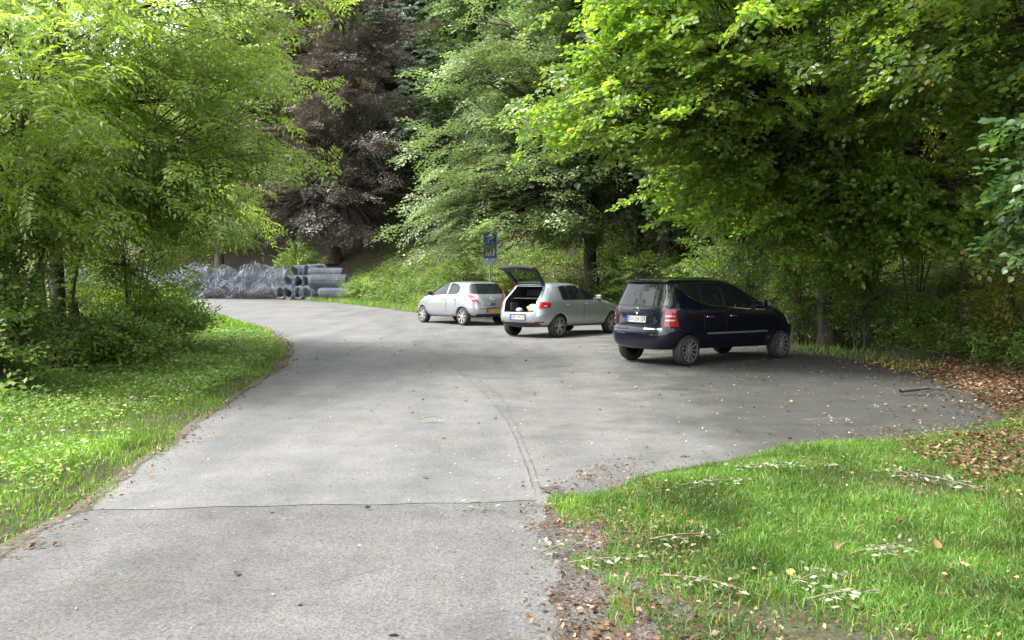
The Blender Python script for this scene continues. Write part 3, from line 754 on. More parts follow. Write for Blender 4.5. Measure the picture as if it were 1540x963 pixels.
        vs, fs = text_geo(text, hei * 1.02); w = max(v[0] for v in vs) - min(v[0] for v in vs); k = min(1.0, (wid - 0.08) / w)
        mb.add([M @ Vector((v[0] * k + 0.022, v[1], 0.0085)) for v in vs], fs, 2)
        mb.build('number_plate', [bgm, M_EU, M_INK], s.root)

    def mirror(s, x, z, sg, mat, wid=0.1):
        p = s.hit((s.X(x), sg * 4, z), (0, -sg, 0), (s.X(x), sg * s.W, z))
        mb = MB().box(p.x - 0.06, p.x + 0.07, min(p.y, p.y + sg * 0.06), max(p.y, p.y + sg * 0.06), z - 0.045, z - 0.01, 1)
        y0, y1 = sorted((p.y + sg * 0.04, p.y + sg * 0.20))
        mb.box(p.x - 0.055, p.x + 0.06, y0, y1, z - 0.055, z + 0.065, 0)
        mb.build('mirror', [mat, M_BLACKP], s.root, smooth=True, bevel=0.022, seg=3)

    def handle(s, x, z, sg, mat, parent):
        p = s.hit((s.X(x), sg * 4, z), (0, -sg, 0), (s.X(x), sg * s.W, z)); y = p.y + sg * 0.022
        MB().box(p.x - 0.095, p.x + 0.095, min(y - 0.012, y + 0.012), max(y - 0.012, y + 0.012), z - 0.015, z + 0.018).build('handle', mat, parent, smooth=True, bevel=0.008)

    def seam(s, name, psi, quad, parent=None):
        return s.quad_panel(name, psi, quad, M_DARK, 0.0015, 16, 1, parent)

def mirrored(quad): return [(-quad[1][0], quad[1][1]), (-quad[0][0], quad[0][1]), (-quad[3][0], quad[3][1]), (-quad[2][0], quad[2][1])]

# ---- navy compact van-like car
navy = Car('parked_car', 'small tall dark navy blue car with closed tailgate and white number plate', (2.73, 16.3, 0), 54.5, 0.86, [
    (3.40, .21, .14, .27, .70), (3.60, .30, .04, .33, .815), (3.67, .46, 0, .46, .85), (3.65, .60, 0, .60, .86), (3.61, .68, .055, .655, .86), (3.51, .77, .07, .78, .858), (3.39, .875, .085, .90, .852),
    (3.13, .975, .11, 1.0, .838), (2.84, 1.05, .14, 1.06, .815), (2.52, 1.19, .21, 1.22, .765), (2.20, 1.35, .28, 1.38, .70), (1.92, 1.47, .31, 1.485, .645), (1.72, 1.53, .34, 1.53, .56), (1.45, 1.565, .62, 1.555, .34)],
    (.57, 2.99), .274, M_NAVY, 6.0, 6.0, k=1.045)
navy.root.scale = (1, 1, 1.035)
NT = [(.42, 1.425), (1.0, 1.455), (1.6, 1.45), (1.95, 1.385), (2.3, 1.20), (2.68, 1.015)]
NB = [(.42, 1.40), (.6, 1.25), (.8, 1.15), (1.1, 1.075), (1.6, 1.03), (2.2, .985), (2.68, .97)]
for sg in (1, -1):
    navy.side_panel('window_surround', sg, [(x, z + .015) for x, z in NT], [(x, z - .015) for x, z in NB], .41, 2.69, M_BLACKP, .003, 40, 4)
    navy.side_panel('window', sg, NT, NB, .46, .90, M_GLASS, .007, 10, 4)
    navy.side_panel('window', sg, NT, NB, .94, 1.44, M_GLASS, .007, 12, 4)
    navy.side_panel('window', sg, NT, NB, 1.52, 2.24, M_GLASS, .007, 16, 4)
    navy.side_panel('window', sg, NT, NB, 2.29, 2.64, M_GLASS, .007, 8, 4)
    navy.side_panel('window_trim', sg, [(x, z - .012) for x, z in NB], [(x, z - .028) for x, z in NB], .62, 2.6, M_CHROME, .006, 30, 1)
    for x0, x1, hx in ((.92, 1.47, 1.06), (1.5, 2.66, 1.68)):
        bt = [(x, z - .03) for x, z in NB]
        bb = [(.92, .66), (1.0, .48), (1.06, .36), (1.2, .33), (2.58, .33), (2.66, .5)]
        navy.side_panel('door_gap', sg, bt, bb, x0 - .006, x1 + .006, M_DARK, .0012, 14, 8)
        d = navy.side_panel('door', sg, [(x, z - .002) for x, z in bt], [(x, z + .006) for x, z in bb], x0 + .004, x1 - .004, M_NAVY, .004, 16, 10)
        navy.handle(hx, .855, sg, M_CHROME, d)
    navy.side_panel('trim_strip', sg, [(1.0, .575), (2.62, .565)], [(1.0, .545), (2.62, .535)], 1.0, 2.62, M_ALLOYD, .014, 20, 1)
    navy.mirror(2.42, 1.06, sg, M_NAVY)
navy.cut(navy.wells())
navy.wheels(11, M_ALLOYD, 1.43, .19, 'thin')
navy.quad_panel('rear_window_surround', 180, [(-.70, 1.04), (.70, 1.04), (.60, 1.475), (-.60, 1.475)], M_BLACKP, .003, 16, 8, bow=.006)
navy.quad_panel('rear_window', 180, [(-.66, 1.055), (.66, 1.055), (.58, 1.435), (-.58, 1.435)], M_GLASS, .007, 16, 8)
navy.quad_panel('windshield', 0, [(-.66, 1.06), (.66, 1.06), (.56, 1.44), (-.56, 1.44)], M_GLASS, .005, 16, 8)
sp = MB()
vs = []
for y in np.linspace(-.57, .57, 13):
    e = 1 - (abs(y) / .57) ** 4 * .5
    vs += [(navy.X(.36), y, 1.515), (navy.X(.36 - .13 * e), y, 1.487), (navy.X(.36 - .13 * e), y, 1.47), (navy.X(.36), y, 1.462)]
sp.add(vs, [(4 * i + a, 4 * i + (a + 1) % 4, 4 * i + 4 + (a + 1) % 4, 4 * i + 4 + a) for i in range(12) for a in range(4)] + [(0, 1, 2, 3), (51, 50, 49, 48)])
sp.build('spoiler', M_NAVY, navy.root, smooth=False, bevel=.004)
for sg in (1, -1):
    q = [(-.105, .70), (.15, .70), (.085, 1.0), (-.085, 1.0)]
    psi = 180 - sg * 38
    n = Vector((math.cos(R(psi)), math.sin(R(psi)), 0)); t = Vector((-n.y, n.x, 0)); c = t.dot(Vector((navy.X(.10), sg * .80, 0)))
    q2 = [(c + a * (1 if sg < 0 else 1), z) for a, z in (q if sg < 0 else [(-.15, .70), (.105, .70), (.085, 1.0), (-.085, 1.0)])]
    lamp = navy.quad_panel('tail_light', psi, q2, M_RED, .012, 10, 8)
    for z0, z1 in ((.79, .82), (.865, .89)):
        navy.quad_panel('reversing_lens', psi, [(c - .085, z0), (c + .085, z0), (c + .08, z1), (c - .08, z1)], M_CLEAR, .016, 8, 1, parent=lamp)
    psi = sg * 35; n = Vector((math.cos(R(psi)), math.sin(R(psi)), 0)); t = Vector((-n.y, n.x, 0)); c = t.dot(Vector((navy.X(3.42), sg * .66, 0)))
    navy.quad_panel('headlight', psi, [(c - .17, .66), (c + .17, .66), (c + .15, .83), (c - .15, .83)], M_HEAD, .008, 8, 6)
    navy.quad_panel('bumper_strip', 180, [(sg * .42 - .2, .635), (sg * .42 + .2, .635), (sg * .42 + .2, .66), (sg * .42 - .2, .66)], M_CHROME if sg < 0 else M_NAVY, .01, 10, 1)
navy.seam('tailgate_gap', 180, [(-.66, 1.024), (.66, 1.024), (.66, 1.034), (-.66, 1.034)])
navy.seam('tailgate_gap', 180, [(-.78, .618), (.78, .618), (.78, .63), (-.78, .63)])
navy.quad_panel('plate_recess', 180, [(-.32, .735), (.32, .735), (.32, .91), (-.32, .91)], M_NAVY, .006, 8, 4)
navy.plate(.0, .81, 'DN DV 129', M_PLATEW)
p = navy.hit((-4, 0, .945), (1, 0, 0), (0, 0, .945))
em = MB(); ring = [(p.x - .014, .05 * math.cos(a), .96 + .05 * math.sin(a)) for a in np.linspace(0, 2 * math.pi, 21)]
em.tube(ring, [.007] * 21, 6)
for a in (90, 210, 330): em.tube([(p.x - .014, 0, .96), (p.x - .014, .05 * math.cos(R(a)), .96 + .05 * math.sin(R(a)))], [.009, .004], 6)
em.build('emblem', M_CHROME, navy.root)
for y, tx in ((.52, 'A 170'), (-.5, 'CDI')):
    p = navy.hit((-4, y, .975), (1, 0, 0), (0, y, .975)); vs, fs = text_geo(tx, .06)
    Mx = Matrix.Translation(p + Vector((-.008, 0, 0))) @ Matrix.Rotation(-math.pi / 2, 4, 'Z') @ Matrix.Rotation(math.pi / 2, 4, 'X')
    MB().add([Mx @ Vector(v) for v in vs], fs).box(p.x - .009, p.x - .002, y - .1, y + .1, .952, .956).build('lettering', M_CHROME, navy.root)
MB().tube([(navy.X(.17), .02, 1.03), (navy.X(.2), .3, 1.10), (navy.X(.19), .52, 1.07)], [.012, .009, .007], 6).build('wiper', M_BLACKP, navy.root)

# ---- silver hatchback with its tailgate up
golf = Car('parked_car', 'silver five-door hatchback with its tailgate raised and dark boot showing', (.62, 23.58, 0), 39, .885, [
    (4.0, .20, .22, .27, .74), (4.13, .29, .06, .36, .84), (4.19, .46, 0.0, .48, .875), (4.185, .58, 0, .60, .885), (4.13, .68, .02, .68, .888), (4.03, .77, .05, .78, .885), (3.80, .86, .08, .90, .875),
    (3.45, .94, .12, .98, .858), (3.05, 1.01, .19, 1.05, .825), (2.72, 1.17, .36, 1.19, .762), (2.38, 1.32, .50, 1.33, .695), (2.08, 1.41, .56, 1.415, .635), (1.80, 1.45, .64, 1.45, .54), (1.5, 1.48, .95, 1.475, .32)],
    (.76, 3.335), .308, M_SILVER, 4.0, 5.2)
GT = [(.92, 1.335), (1.0, 1.36), (1.5, 1.395), (2.0, 1.365), (2.4, 1.24), (2.92, 1.035)]
GB = [(.92, 1.02), (1.5, 1.015), (2.4, 1.0), (2.92, .985)]
for sg in (1, -1):
    golf.side_panel('window_surround', sg, [(x, z + .02) for x, z in GT], [(x, z - .015) for x, z in GB], .90, 2.93, M_BLACKP, .003, 36, 5)
    golf.side_panel('window', sg, GT, GB, .95, 1.22, M_GLASS, .007, 8, 5)
    golf.side_panel('window', sg, GT, GB, 1.26, 1.80, M_GLASS, .007, 12, 5)
    golf.side_panel('window', sg, GT, GB, 1.89, 2.86, M_GLASS, .007, 20, 5)
    for x0, x1, hx in ((1.02, 1.84, 1.16), (1.87, 2.88, 2.02)):
        bt = [(.9, .995), (2.95, .965)]
        bb = [(1.0, .78), (1.06, .66), (1.12, .5), (1.18, .36), (1.3, .33), (2.82, .33), (2.88, .45)]
        golf.side_panel('door_gap', sg, bt, bb, x0 - .006, x1 + .006, M_DARK, .0012, 14, 8)
        d = golf.side_panel('door', sg, [(x, z - .002) for x, z in bt], [(x, z + .006) for x, z in bb], x0 + .004, x1 - .004, M_SILVER, .004, 18, 10)
        golf.handle(hx, .875, sg, M_SILVER, d)
    golf.side_panel('trim_strip', sg, [(1.2, .455), (2.8, .45)], [(1.2, .425), (2.8, .42)], 1.2, 2.8, M_SILVER, .012, 20, 1)
    golf.mirror(2.66, 1.05, sg, M_ALLOYD)
cuts = golf.wells()
mb = MB(); prof = [(.68, .50), (.95, .53), (1.05, .52), (1.36, .45)]
vs = []
for x in (golf.X(-.3), golf.X(1.05)):
    sh = .0 if x < 0.0 - .5 else -.02
    vs += [(x, y, z) for z, y in prof] + [(x, -y, z) for z, y in prof[::-1]]
n8 = 8
mb.add(vs, [tuple(range(n8))[::-1], tuple(range(n8, 16))] + [(k, (k + 1) % 8, 8 + (k + 1) % 8, 8 + k) for k in range(8)])
cuts.append((mb, 2))
golf.cut(cuts)
golf.wheels(5, M_ALLOY, 1.50, .2, 'double')
MB().box(golf.X(.42), golf.X(1.0), -.49, .49, 1.03, 1.055).build('parcel_shelf', M_GREYTRIM, golf.root, bevel=.008)
MB().box(golf.X(.95), golf.X(1.04), -.44, .44, 1.10, 1.30).build('rear_seat_top', M_CABIN, golf.root, bevel=.03)
for sg in (1, -1):
    MB().box(golf.X(.30), golf.X(.62), sg * .47 - .02, sg * .47 + .02, .70, .92).build('boot_lining', M_GREYTRIM, golf.root, bevel=.012)
MB().box(golf.X(.09), golf.X(.16), -.5, .5, .672, .69).build('boot_sill', M_BLACKP, golf.root, bevel=.004)
# tailgate: the panel of the closed car's rear, swung up about its roof hinge
hinge = Vector((golf.X(.60), 0, 1.425))
def swing(mb, ang=86):
    Mr = Matrix.Translation(hinge) @ Matrix.Rotation(R(ang), 4, 'Y') @ Matrix.Translation(-hinge)
    mb.v = [tuple(Mr @ Vector(v)) for v in mb.v]; return mb
TQ = [(-.60, .74), (.60, .74), (.50, 1.40), (-.50, 1.40)]
win = lambda u, v: not (0.08 < u < 0.92 and 0.44 < v < 0.94)
tg = swing(golf.quad_panel('tailgate', 180, TQ, [M_SILVER, M_BLACKP], .01, 24, 18, thick=.05, mask=win, build=False)).build('tailgate', [M_SILVER, M_BLACKP], golf.root)
swing(golf.quad_panel('w', 180, TQ, [M_THIN], -.01, 24, 18, thick=.012, mask=lambda u, v: not win(u, v), build=False)).build('rear_window', M_THIN, tg)
gl = swing(MB().box(golf.X(.16), golf.X(.20), -.035, .035, .80, .85)); gl.build('latch', M_CHROME, tg)
for sg in (1, -1):
    a = sg * .54; swing(golf.quad_panel('l', 180, [(a - .06, .80), (a + .06, .80), (a + .05, .93), (a - .05, .93)], [M_RED], .022, 4, 4, thick=.03, build=False)).build('tail_light', M_RED, tg)
    # gas strut
    e = Matrix.Translation(hinge) @ Matrix.Rotation(R(86), 4, 'Y') @ Matrix.Translation(-hinge) @ Vector((golf.X(.40), sg * .49, 1.18))
    MB().tube([(golf.X(.50), sg * .50, 1.16), tuple(e)], [.012, .009], 6).build('gas_strut', M_BLACKP, golf.root)
    psi = 180 - sg * 40
    n = Vector((math.cos(R(psi)), math.sin(R(psi)), 0)); t = Vector((-n.y, n.x, 0)); c = t.dot(Vector((golf.X(.12), sg * .80, 0)))
    fo = [(-.15, .79), (.19, .82), (.19, .94), (-.09, .97)] if sg < 0 else [(-.19, .82), (.15, .79), (.09, .97), (-.19, .94)]
    lamp = golf.quad_panel('tail_light', psi, [(c + a, z) for a, z in fo], M_RED, .012, 10, 6)
    golf.quad_panel('indicator_lens', psi, [(c - sg * .05 - .04, .835), (c - sg * .05 + .04, .835), (c - sg * .05 + .04, .875), (c - sg * .05 - .04, .875)], M_CLEAR, .015, 4, 2, parent=lamp)
    golf.quad_panel('reflector', 180, [(sg * .62 - .1, .415), (sg * .62 + .1, .415), (sg * .62 + .1, .45), (sg * .62 - .1, .45)], M_RED, .006, 6, 2)
    psi = sg * 35; n = Vector((math.cos(R(psi)), math.sin(R(psi)), 0)); t = Vector((-n.y, n.x, 0)); c = t.dot(Vector((golf.X(3.98), sg * .68, 0)))
    golf.quad_panel('headlight', psi, [(c - .18, .66), (c + .18, .68), (c + .16, .80), (c - .16, .78)], M_HEAD, .008, 8, 6)
golf.quad_panel('bumper_apron', 180, [(-.70, .30), (.70, .30), (.62, .415), (-.62, .415)], M_BLACKP, .006, 16, 4)
golf.quad_panel('windshield', 0, [(-.68, 1.05), (.68, 1.05), (.57, 1.39), (-.57, 1.39)], M_GLASS, .005, 16, 8)
golf.seam('plate_shade', 180, [(-.28, .612), (.28, .612), (.28, .635), (-.28, .635)])
golf.plate(.0, .55, 'HSK VN 31', M_PLATEW, lean=0)

# ---- light silver hatchback seen from its left rear
cor = Car('parked_car', 'pale silver rounded hatchback with yellow number plate and closed tailgate', (-1.03, 29.4, 0), -37.5, .868, [
    (3.78, .20, .18, .27, .72), (3.93, .30, .05, .36, .82), (3.985, .46, 0, .48, .855), (3.98, .58, 0, .60, .866), (3.93, .68, .03, .68, .868), (3.83, .78, .05, .80, .866), (3.62, .89, .09, .92, .858),
    (3.30, .99, .14, 1.0, .842), (2.95, 1.07, .20, 1.08, .812), (2.62, 1.22, .30, 1.22, .75), (2.28, 1.36, .40, 1.36, .685), (1.98, 1.44, .48, 1.435, .62), (1.70, 1.475, .58, 1.465, .52), (1.42, 1.49, .85, 1.48, .3)],
    (.67, 3.18), .302, M_SILVERG, 3.8, 4.8)
KT = [(.90, 1.26), (1.0, 1.34), (1.2, 1.385), (1.6, 1.405), (2.0, 1.365), (2.4, 1.24), (2.86, 1.06)]
KB = [(.90, 1.14), (1.0, 1.065), (1.6, 1.045), (2.4, 1.02), (2.86, 1.0)]
for sg in (1, -1):
    cor.side_panel('window_surround', sg, [(x, z + .02) for x, z in KT], [(x, z - .015) for x, z in KB], .88, 2.87, M_BLACKP, .003, 36, 5)
    cor.side_panel('window', sg, KT, KB, .92, 1.50, M_GLASS, .007, 14, 5)
    cor.side_panel('window', sg, KT, KB, 1.60, 2.80, M_GLASS, .007, 22, 5)
    cor.side_panel('pillar', sg, KT, KB, 1.515, 1.585, M_SILVERG, .008, 3, 5)
    for x0, x1, hx in ((1.0, 1.56, 1.12), (1.59, 2.84, 1.74)):
        bt = [(.9, 1.02), (2.9, .98)]
        bb = [(.98, .72), (1.05, .55), (1.12, .37), (1.25, .34), (2.72, .34), (2.82, .5)]
        cor.side_panel('door_gap', sg, bt, bb, x0 - .006, x1 + .006, M_DARK, .0012, 14, 8)
        d = cor.side_panel('door', sg, [(x, z - .002) for x, z in bt], [(x, z + .006) for x, z in bb], x0 + .004, x1 - .004, M_SILVERG, .004, 18, 10)
        cor.handle(hx, .87, sg, M_SILVERG, d)
    cor.mirror(2.60, 1.06, sg, M_BLACKP)
cor.cut(cor.wells())
cor.wheels(7, M_ALLOY, 1.46, .19, 'star')
cor.quad_panel('rear_window', 180, [(-.72, 1.06), (.72, 1.06), (.60, 1.40), (-.60, 1.40)], M_GLASS, .006, 20, 8, bow=.0)
cor.quad_panel('windshield', 0, [(-.66, 1.10), (.66, 1.10), (.56, 1.41), (-.56, 1.41)], M_GLASS, .005, 16, 8)
for sg in (1, -1):
    psi = 180 - sg * 42
    n = Vector((math.cos(R(psi)), math.sin(R(psi)), 0)); t = Vector((-n.y, n.x, 0)); c = t.dot(Vector((cor.X(.12), sg * .76, 0)))
    # +a runs towards the car's right for the rear: keep the lamp's high end outboard
    fo = [(-.20, .80), (-.02, .80), (.27, 1.06), (.10, 1.08)] if sg < 0 else [(.02, .80), (.20, .80), (-.10, 1.08), (-.27, 1.06)]
    fo = [(c + a, z) for a, z in fo]
    lamp = cor.quad_panel('tail_light', psi, fo, M_RED, .014, 10, 10)
    q0 = [tuple(np.array(fo[0]) * .75 + np.array(fo[3]) * .25 + (0.0, .0)), tuple(np.array(fo[1]) * .75 + np.array(fo[2]) * .25), tuple(np.array(fo[1]) * .5 + np.array(fo[2]) * .5), tuple(np.array(fo[0]) * .5 + np.array(fo[3]) * .5)]
    mid = lambda a, b_, k: tuple(np.array(a) * (1 - k) + np.array(b_) * k)
    cor.quad_panel('reversing_lens', psi, [mid(q0[0], q0[1], .25), mid(q0[0], q0[1], .8), mid(q0[3], q0[2], .8), mid(q0[3], q0[2], .25)], M_CLEAR, .018, 5, 5, parent=lamp)
    psi = sg * 38; n = Vector((math.cos(R(psi)), math.sin(R(psi)), 0)); t = Vector((-n.y, n.x, 0)); c = t.dot(Vector((cor.X(3.75), sg * .68, 0)))
    cor.quad_panel('headlight', psi, [(c - .2, .70), (c + .2, .72), (c + .22, .86), (c - .14, .83)], M_HEAD, .008, 8, 6)
cor.seam('tailgate_gap', 180, [(-.60, .665), (.60, .665), (.60, .675), (-.60, .675)])
cor.quad_panel('bumper_apron', 180, [(-.62, .29), (.62, .29), (.58, .40), (-.58, .40)], M_BLACKP, .006, 16, 4)
cor.seam('plate_shade', 180, [(-.29, .575), (.29, .575), (.29, .605), (-.29, .605)])
cor.plate(.0, .51, '37 TLB 4', M_PLATEY, lean=0)
p = cor.hit((-4, 0, .90), (1, 0, 0), (0, 0, .9))
em = MB(); em.tube([(p.x - .014, .055 * math.cos(a), .90 + .055 * math.sin(a)) for a in np.linspace(0, 2 * math.pi, 21)], [.008] * 21, 6)
em.tube([(p.x - .014, .07, .89), (p.x - .014, .01, .908), (p.x - .014, -.01, .892), (p.x - .014, -.07, .91)], [.003, .009, .009, .003], 6)
em.build('emblem', M_CHROME, cor.root)
cor.quad_panel('boot_handle', 180, [(-.12, .705), (.12, .705), (.11, .745), (-.11, .745)], M_CHROME, .012, 8, 2)
MB().tube([(cor.X(.24), .03, 1.075), (cor.X(.24), .3, 1.12), (cor.X(.27), .5, 1.10)], [.012, .009, .007], 6).build('wiper', M_BLACKP, cor.root)

# ---- things lying in the open boot
def lump(name, label, cat, c, r, mat, seed):
    bm = bmesh.new(); bmesh.ops.create_icosphere(bm, subdivisions=3, radius=1.0)
    for v in bm.verts:
        k = 1 + 0.28 * noise.noise(v.co * 1.6 + Vector((seed, 0, 0))) + 0.1 * noise.noise(v.co * 4.5 + Vector((0, seed, 0)))
        v.co = Vector((v.co.x * r[0] * k, v.co.y * r[1] * k, max(-r[2] * 0.8, v.co.z * r[2] * k)))
    for f in bm.faces: f.smooth = True
    me = bpy.data.meshes.new(name); bm.to_mesh(me); bm.free(); me.materials.append(mat)
    o = bpy.data.objects.new(name, me); C.objects.link(o)
    f = Vector((math.sin(R(39)), math.cos(R(39)))); l = Vector((-f.y, f.x))
    q = Vector((.62, 23.58)) + f * (c[0] - .76) + l * c[1]
    o.location = (q.x, q.y, c[2]); o.rotation_euler = (0, 0, R(51)); return tag(o, label, cat)
lump('cloth_bag', 'crumpled cream white bag at the corner of the open boot', 'bag', (.24, -.34, .775), (.13, .17, .12), plain('cream_cloth', (0.5, 0.42, 0.25), 0.8), 3.0)
lump('plastic_bag', 'small bluish white bag lying at the middle of the open boot', 'bag', (.24, .12, .73), (.09, .1, .06), plain('white_plastic', (0.4, 0.44, 0.52), 0.4), 7.0)
# ---------------------------------------------------------------- sign
M_BLUE = plain('sign_blue', (0.02, 0.11, 0.72), 0.35)
M_WHITE = plain('sign_white', (0.78, 0.79, 0.78), 0.4)
M_PANEL = plain('sign_pale_blue', (0.5, 0.68, 0.78), 0.4)
M_STEEL = plain('galvanised_steel', (0.42, 0.43, 0.43), 0.45, 0.6)
sx, sy = -.87, 34.3
sg_ = empty('parking_sign', (sx, sy, gz(sx, sy)), R(3)); tag(sg_, 'blue parking sign on a grey pole with a white hikers picture and pale plate below', 'sign')
b0 = -gz(sx, sy)
MB().tube([(0, 0, -0.1), (-.01, 0, 3.42 + b0)], [.032, .032], 10).build('pole', M_STEEL, sg_, smooth=True)
bd = MB().box(-.27, .27, -.075, -.05, 2.36 + b0, 3.42 + b0, 1)
bd.box(-.255, .255, -.0785, -.07, 2.375 + b0, 3.405 + b0, 0)
bd.box(-.17, .17, -.082, -.0765, 2.47 + b0, 2.86 + b0, 1)
Mt = Matrix.Translation((0, -.081, 3.12 + b0)) @ Matrix.Rotation(math.pi / 2, 4, 'X')
vs, fs = text_geo('P', .5); bd.add([Mt @ Vector(v) for v in vs], fs, 1)
def hiker(x0, k, m):
    z0 = 2.49 + b0
    for poly in ([(0, .17), (.05, .17), (.055, .27), (.04, .29), (.0, .29), (-.015, .25)], [(.0, .18), (.028, .18), (-.01, .02), (-.04, .02)], [(.02, .18), (.05, .18), (.075, .02), (.045, .02)], [(-.05, .2), (-.01, .2), (-.01, .28), (-.045, .28)], [(.04, .26), (.055, .245), (.1, .19), (.09, .18)],
                 [(.01 + .022 * math.cos(a), .315 + .022 * math.sin(a)) for a in np.linspace(0, 5.6, 9)]):
        bd.add([(x0 + x * k, -.0835, z0 + z * k) for x, z in poly], [tuple(range(len(poly)))], m)
hiker(-.07, 1.05, 2); hiker(.06, .85, 2)
bd.build('sign_board', [M_BLUE, M_WHITE, M_INK], sg_)
MB().box(-.27, .27, -.075, -.05, 2.12 + b0, 2.31 + b0).build('lower_plate', M_PANEL, sg_)
pp = at(502, 412, 62); MB().tube([(pp[0], pp[1], gz(pp[0], pp[1]) - .1), (pp[0], pp[1], pp[2])], [.05, .05], 8).tube([(pp[0], pp[1], pp[2]), (pp[0], pp[1], pp[2] + .35)], [.055, .055], 8).build('marker_post', M_WHITE)
tag(bpy.data.objects['marker_post'], 'short thin white marker post behind the tidy wire rolls', 'post')

# ---------------------------------------------------------------- rolls of wire netting at the bend
M_WIRE, nt, b = new_mat('galvanised_wire')
nt.links.new(ramp(nt, [(0.3, (0.1, 0.12, 0.15)), (0.6, (0.2, 0.225, 0.27)), (0.75, (0.15, 0.125, 0.11))], noise_tex(nt, 1.2, 4)), b.inputs['Base Color']); b.inputs['Roughness'].default_value = 0.5; b.inputs['Metallic'].default_value = 0.3

def netting(nu, nv, fn, w):
    """Wire netting as one connected sheet of strips: nodes at fn(u, v) joined along both directions, each wire a thin strip."""
    G = np.array([[fn(i / nu, j / nv) for j in range(nv + 1)] for i in range(nu + 1)])
    V, F = [], []
    def wire(p):
        k = len(p); t = unit(np.gradient(p, axis=0)); s = unit(np.cross(t, np.array([0.3, 0.5, 0.81]))); n = np.cross(t, s); b0 = sum(len(x) for x in V)
        V.append(np.concatenate([p + s * w, p - 0.5 * s * w + 0.87 * n * w, p - 0.5 * s * w - 0.87 * n * w])); a = np.arange(k - 1)
        for q in range(3):
            r = (q + 1) % 3; F.append(np.stack([a + q * k, a + 1 + q * k, a + 1 + r * k, a + r * k], 1) + b0)
    for i in range(nu + 1): wire(G[i])
    for j in range(nv + 1): wire(G[:, j])
    return np.concatenate(V), np.concatenate(F)

def roll_fn(L, r, turns, seed, crush=0.0):
    rg = np.random.default_rng(seed); ph = rg.uniform(0, 6.28, 6)
    def fn(u, v):
        a = 2 * math.pi * turns * v; rad = r * (1 - 0.30 * v) * (1 + 0.03 * math.sin(3 * a + ph[0]))
        x = (u - .5) * L + 0.05 * math.sin(5 * v + ph[1]); y = rad * math.cos(a); z = rad * math.sin(a) + r
        if crush:
            q = Vector((x * 1.1 + seed, y * 1.6, z * 1.6)); dv = noise.noise_vector(q) * crush + noise.noise_vector(q * 2.7) * crush * 0.45
            x += dv.x * 0.8; y += dv.y; z = max(0.01, z * (1 - 0.18 * crush) + dv.z)
        return (x, y, z)
    return fn

def make_roll(L, r, seed, crush=0.0, fine=1.0, turns=3.0):
    return netting(int((12 if crush > .3 else 26) * fine * L / 2), int((44 if crush > .3 else 84) * fine * turns / 3), roll_fn(L, r, turns, seed, crush), 0.011 if crush > .3 else 0.009)

def roll_obj(src, loc, rz, sc, label, group, tilt=0.0):
    if src.get('used'):
        o = src.copy(); C.objects.link(o)
    else:
        o = src; o['used'] = 1
    o.location = loc; o.rotation_euler = (0, tilt, rz); o.scale = (sc, sc, sc)
    return tag(o, label, 'wire roll', group)

TIDY = [mesh_np('wire_roll', *make_roll(2.6, .5, 3, turns=4), M_WIRE), ]
THIN = mesh_np('wire_roll', *make_roll(2.5, .42, 5, turns=5), M_WIRE)
grp = 'rolls of wire netting heaped beside the bend'
def pile_at(t, back=0.0):
    """Point t metres along the foot of the pile from its road end."""
    a = np.array([-12.6, 60.3]); d = unit(np.array([-17.5, 8.2])); n = np.array([d[1], -d[0]]) * -1
    p = a + d * t - n * back
    return p[0], p[1]
d_ = math.atan2(8.2, -17.5)
x, y = pile_at(.2, .1); g0 = max(gz(x, y), 0.02)
roll_obj(THIN, (x + .6, y - .2, g0), R(-8), 1.0, 'lowest tidy grey wire roll lying on the grass edge, open end towards road', grp)
roll_obj(TIDY[0], (x - .3, y + .9, g0 + .78), R(-6), 1.0, 'largest tidy wire roll resting on top of the lowest roll', grp)
roll_obj(THIN, (x - .6, y + 1.5, g0 + 1.45), R(-5), .95, 'topmost tidy wire roll at the road end of the heap', grp)
roll_obj(TIDY[0], (x - 1.1, y + 1.2, g0), R(-10), .95, 'tidy wire roll on the ground behind the lowest roll', grp)
ENDS = [mesh_np('wire_roll', *make_roll(2.2, .46, 21 + k, 0.16, turns=4), M_WIRE) for k in range(2)]
for k, (t, bk, h, rz) in enumerate([(1.6, .2, 0, 62), (2.5, .2, 0, 70), (3.4, .2, 0, 66), (4.3, .3, 0, 74), (2.0, .6, .82, 64), (2.9, .6, .80, 72), (3.8, .7, .82, 68), (2.4, 1.0, 1.55, 70), (3.4, 1.1, 1.55, 60)]):
    x, y = pile_at(t, bk)
    roll_obj(ENDS[k % 2], (x, y + .9, max(gz(x, y), .02) + h), R(rz), 1.0, ['open ended grey wire roll at ground level, its round mouth facing the road', 'open ended wire roll in the middle layer of the stack', 'open ended wire roll in the top layer of the stack'][0 if h == 0 else 1 if h < 1 else 2], 'wire rolls stacked with their mouths to the road')
CR = [mesh_np('crumpled_netting', *make_roll(3.0, .75, 31 + 7 * k, 0.42 + 0.08 * k, 1.0, 2), M_WIRE) for k in range(4)]
rg = np.random.default_rng(5); k = 0
for t in np.arange(5.2, 29, 1.3):
    for lay in range(2):
        x, y = pile_at(t + .5 * lay, .5 + .5 * lay + rg.uniform(-.2, .3))
        o = roll_obj(CR[k % 4], (x, y + .6, max(gz(x, y), .02) + lay * rg.uniform(.7, .9)), d_ + R(rg.uniform(-50, 50)), rg.uniform(.9, 1.1),
                 ['loosely crumpled grey wire netting heaped on the ground along the far side of the bend', 'loosely crumpled grey wire netting thrown on top of the heap by the bend'][lay], 'crumpled wire netting in the heap')
        o['category'] = 'wire netting'; k += 1

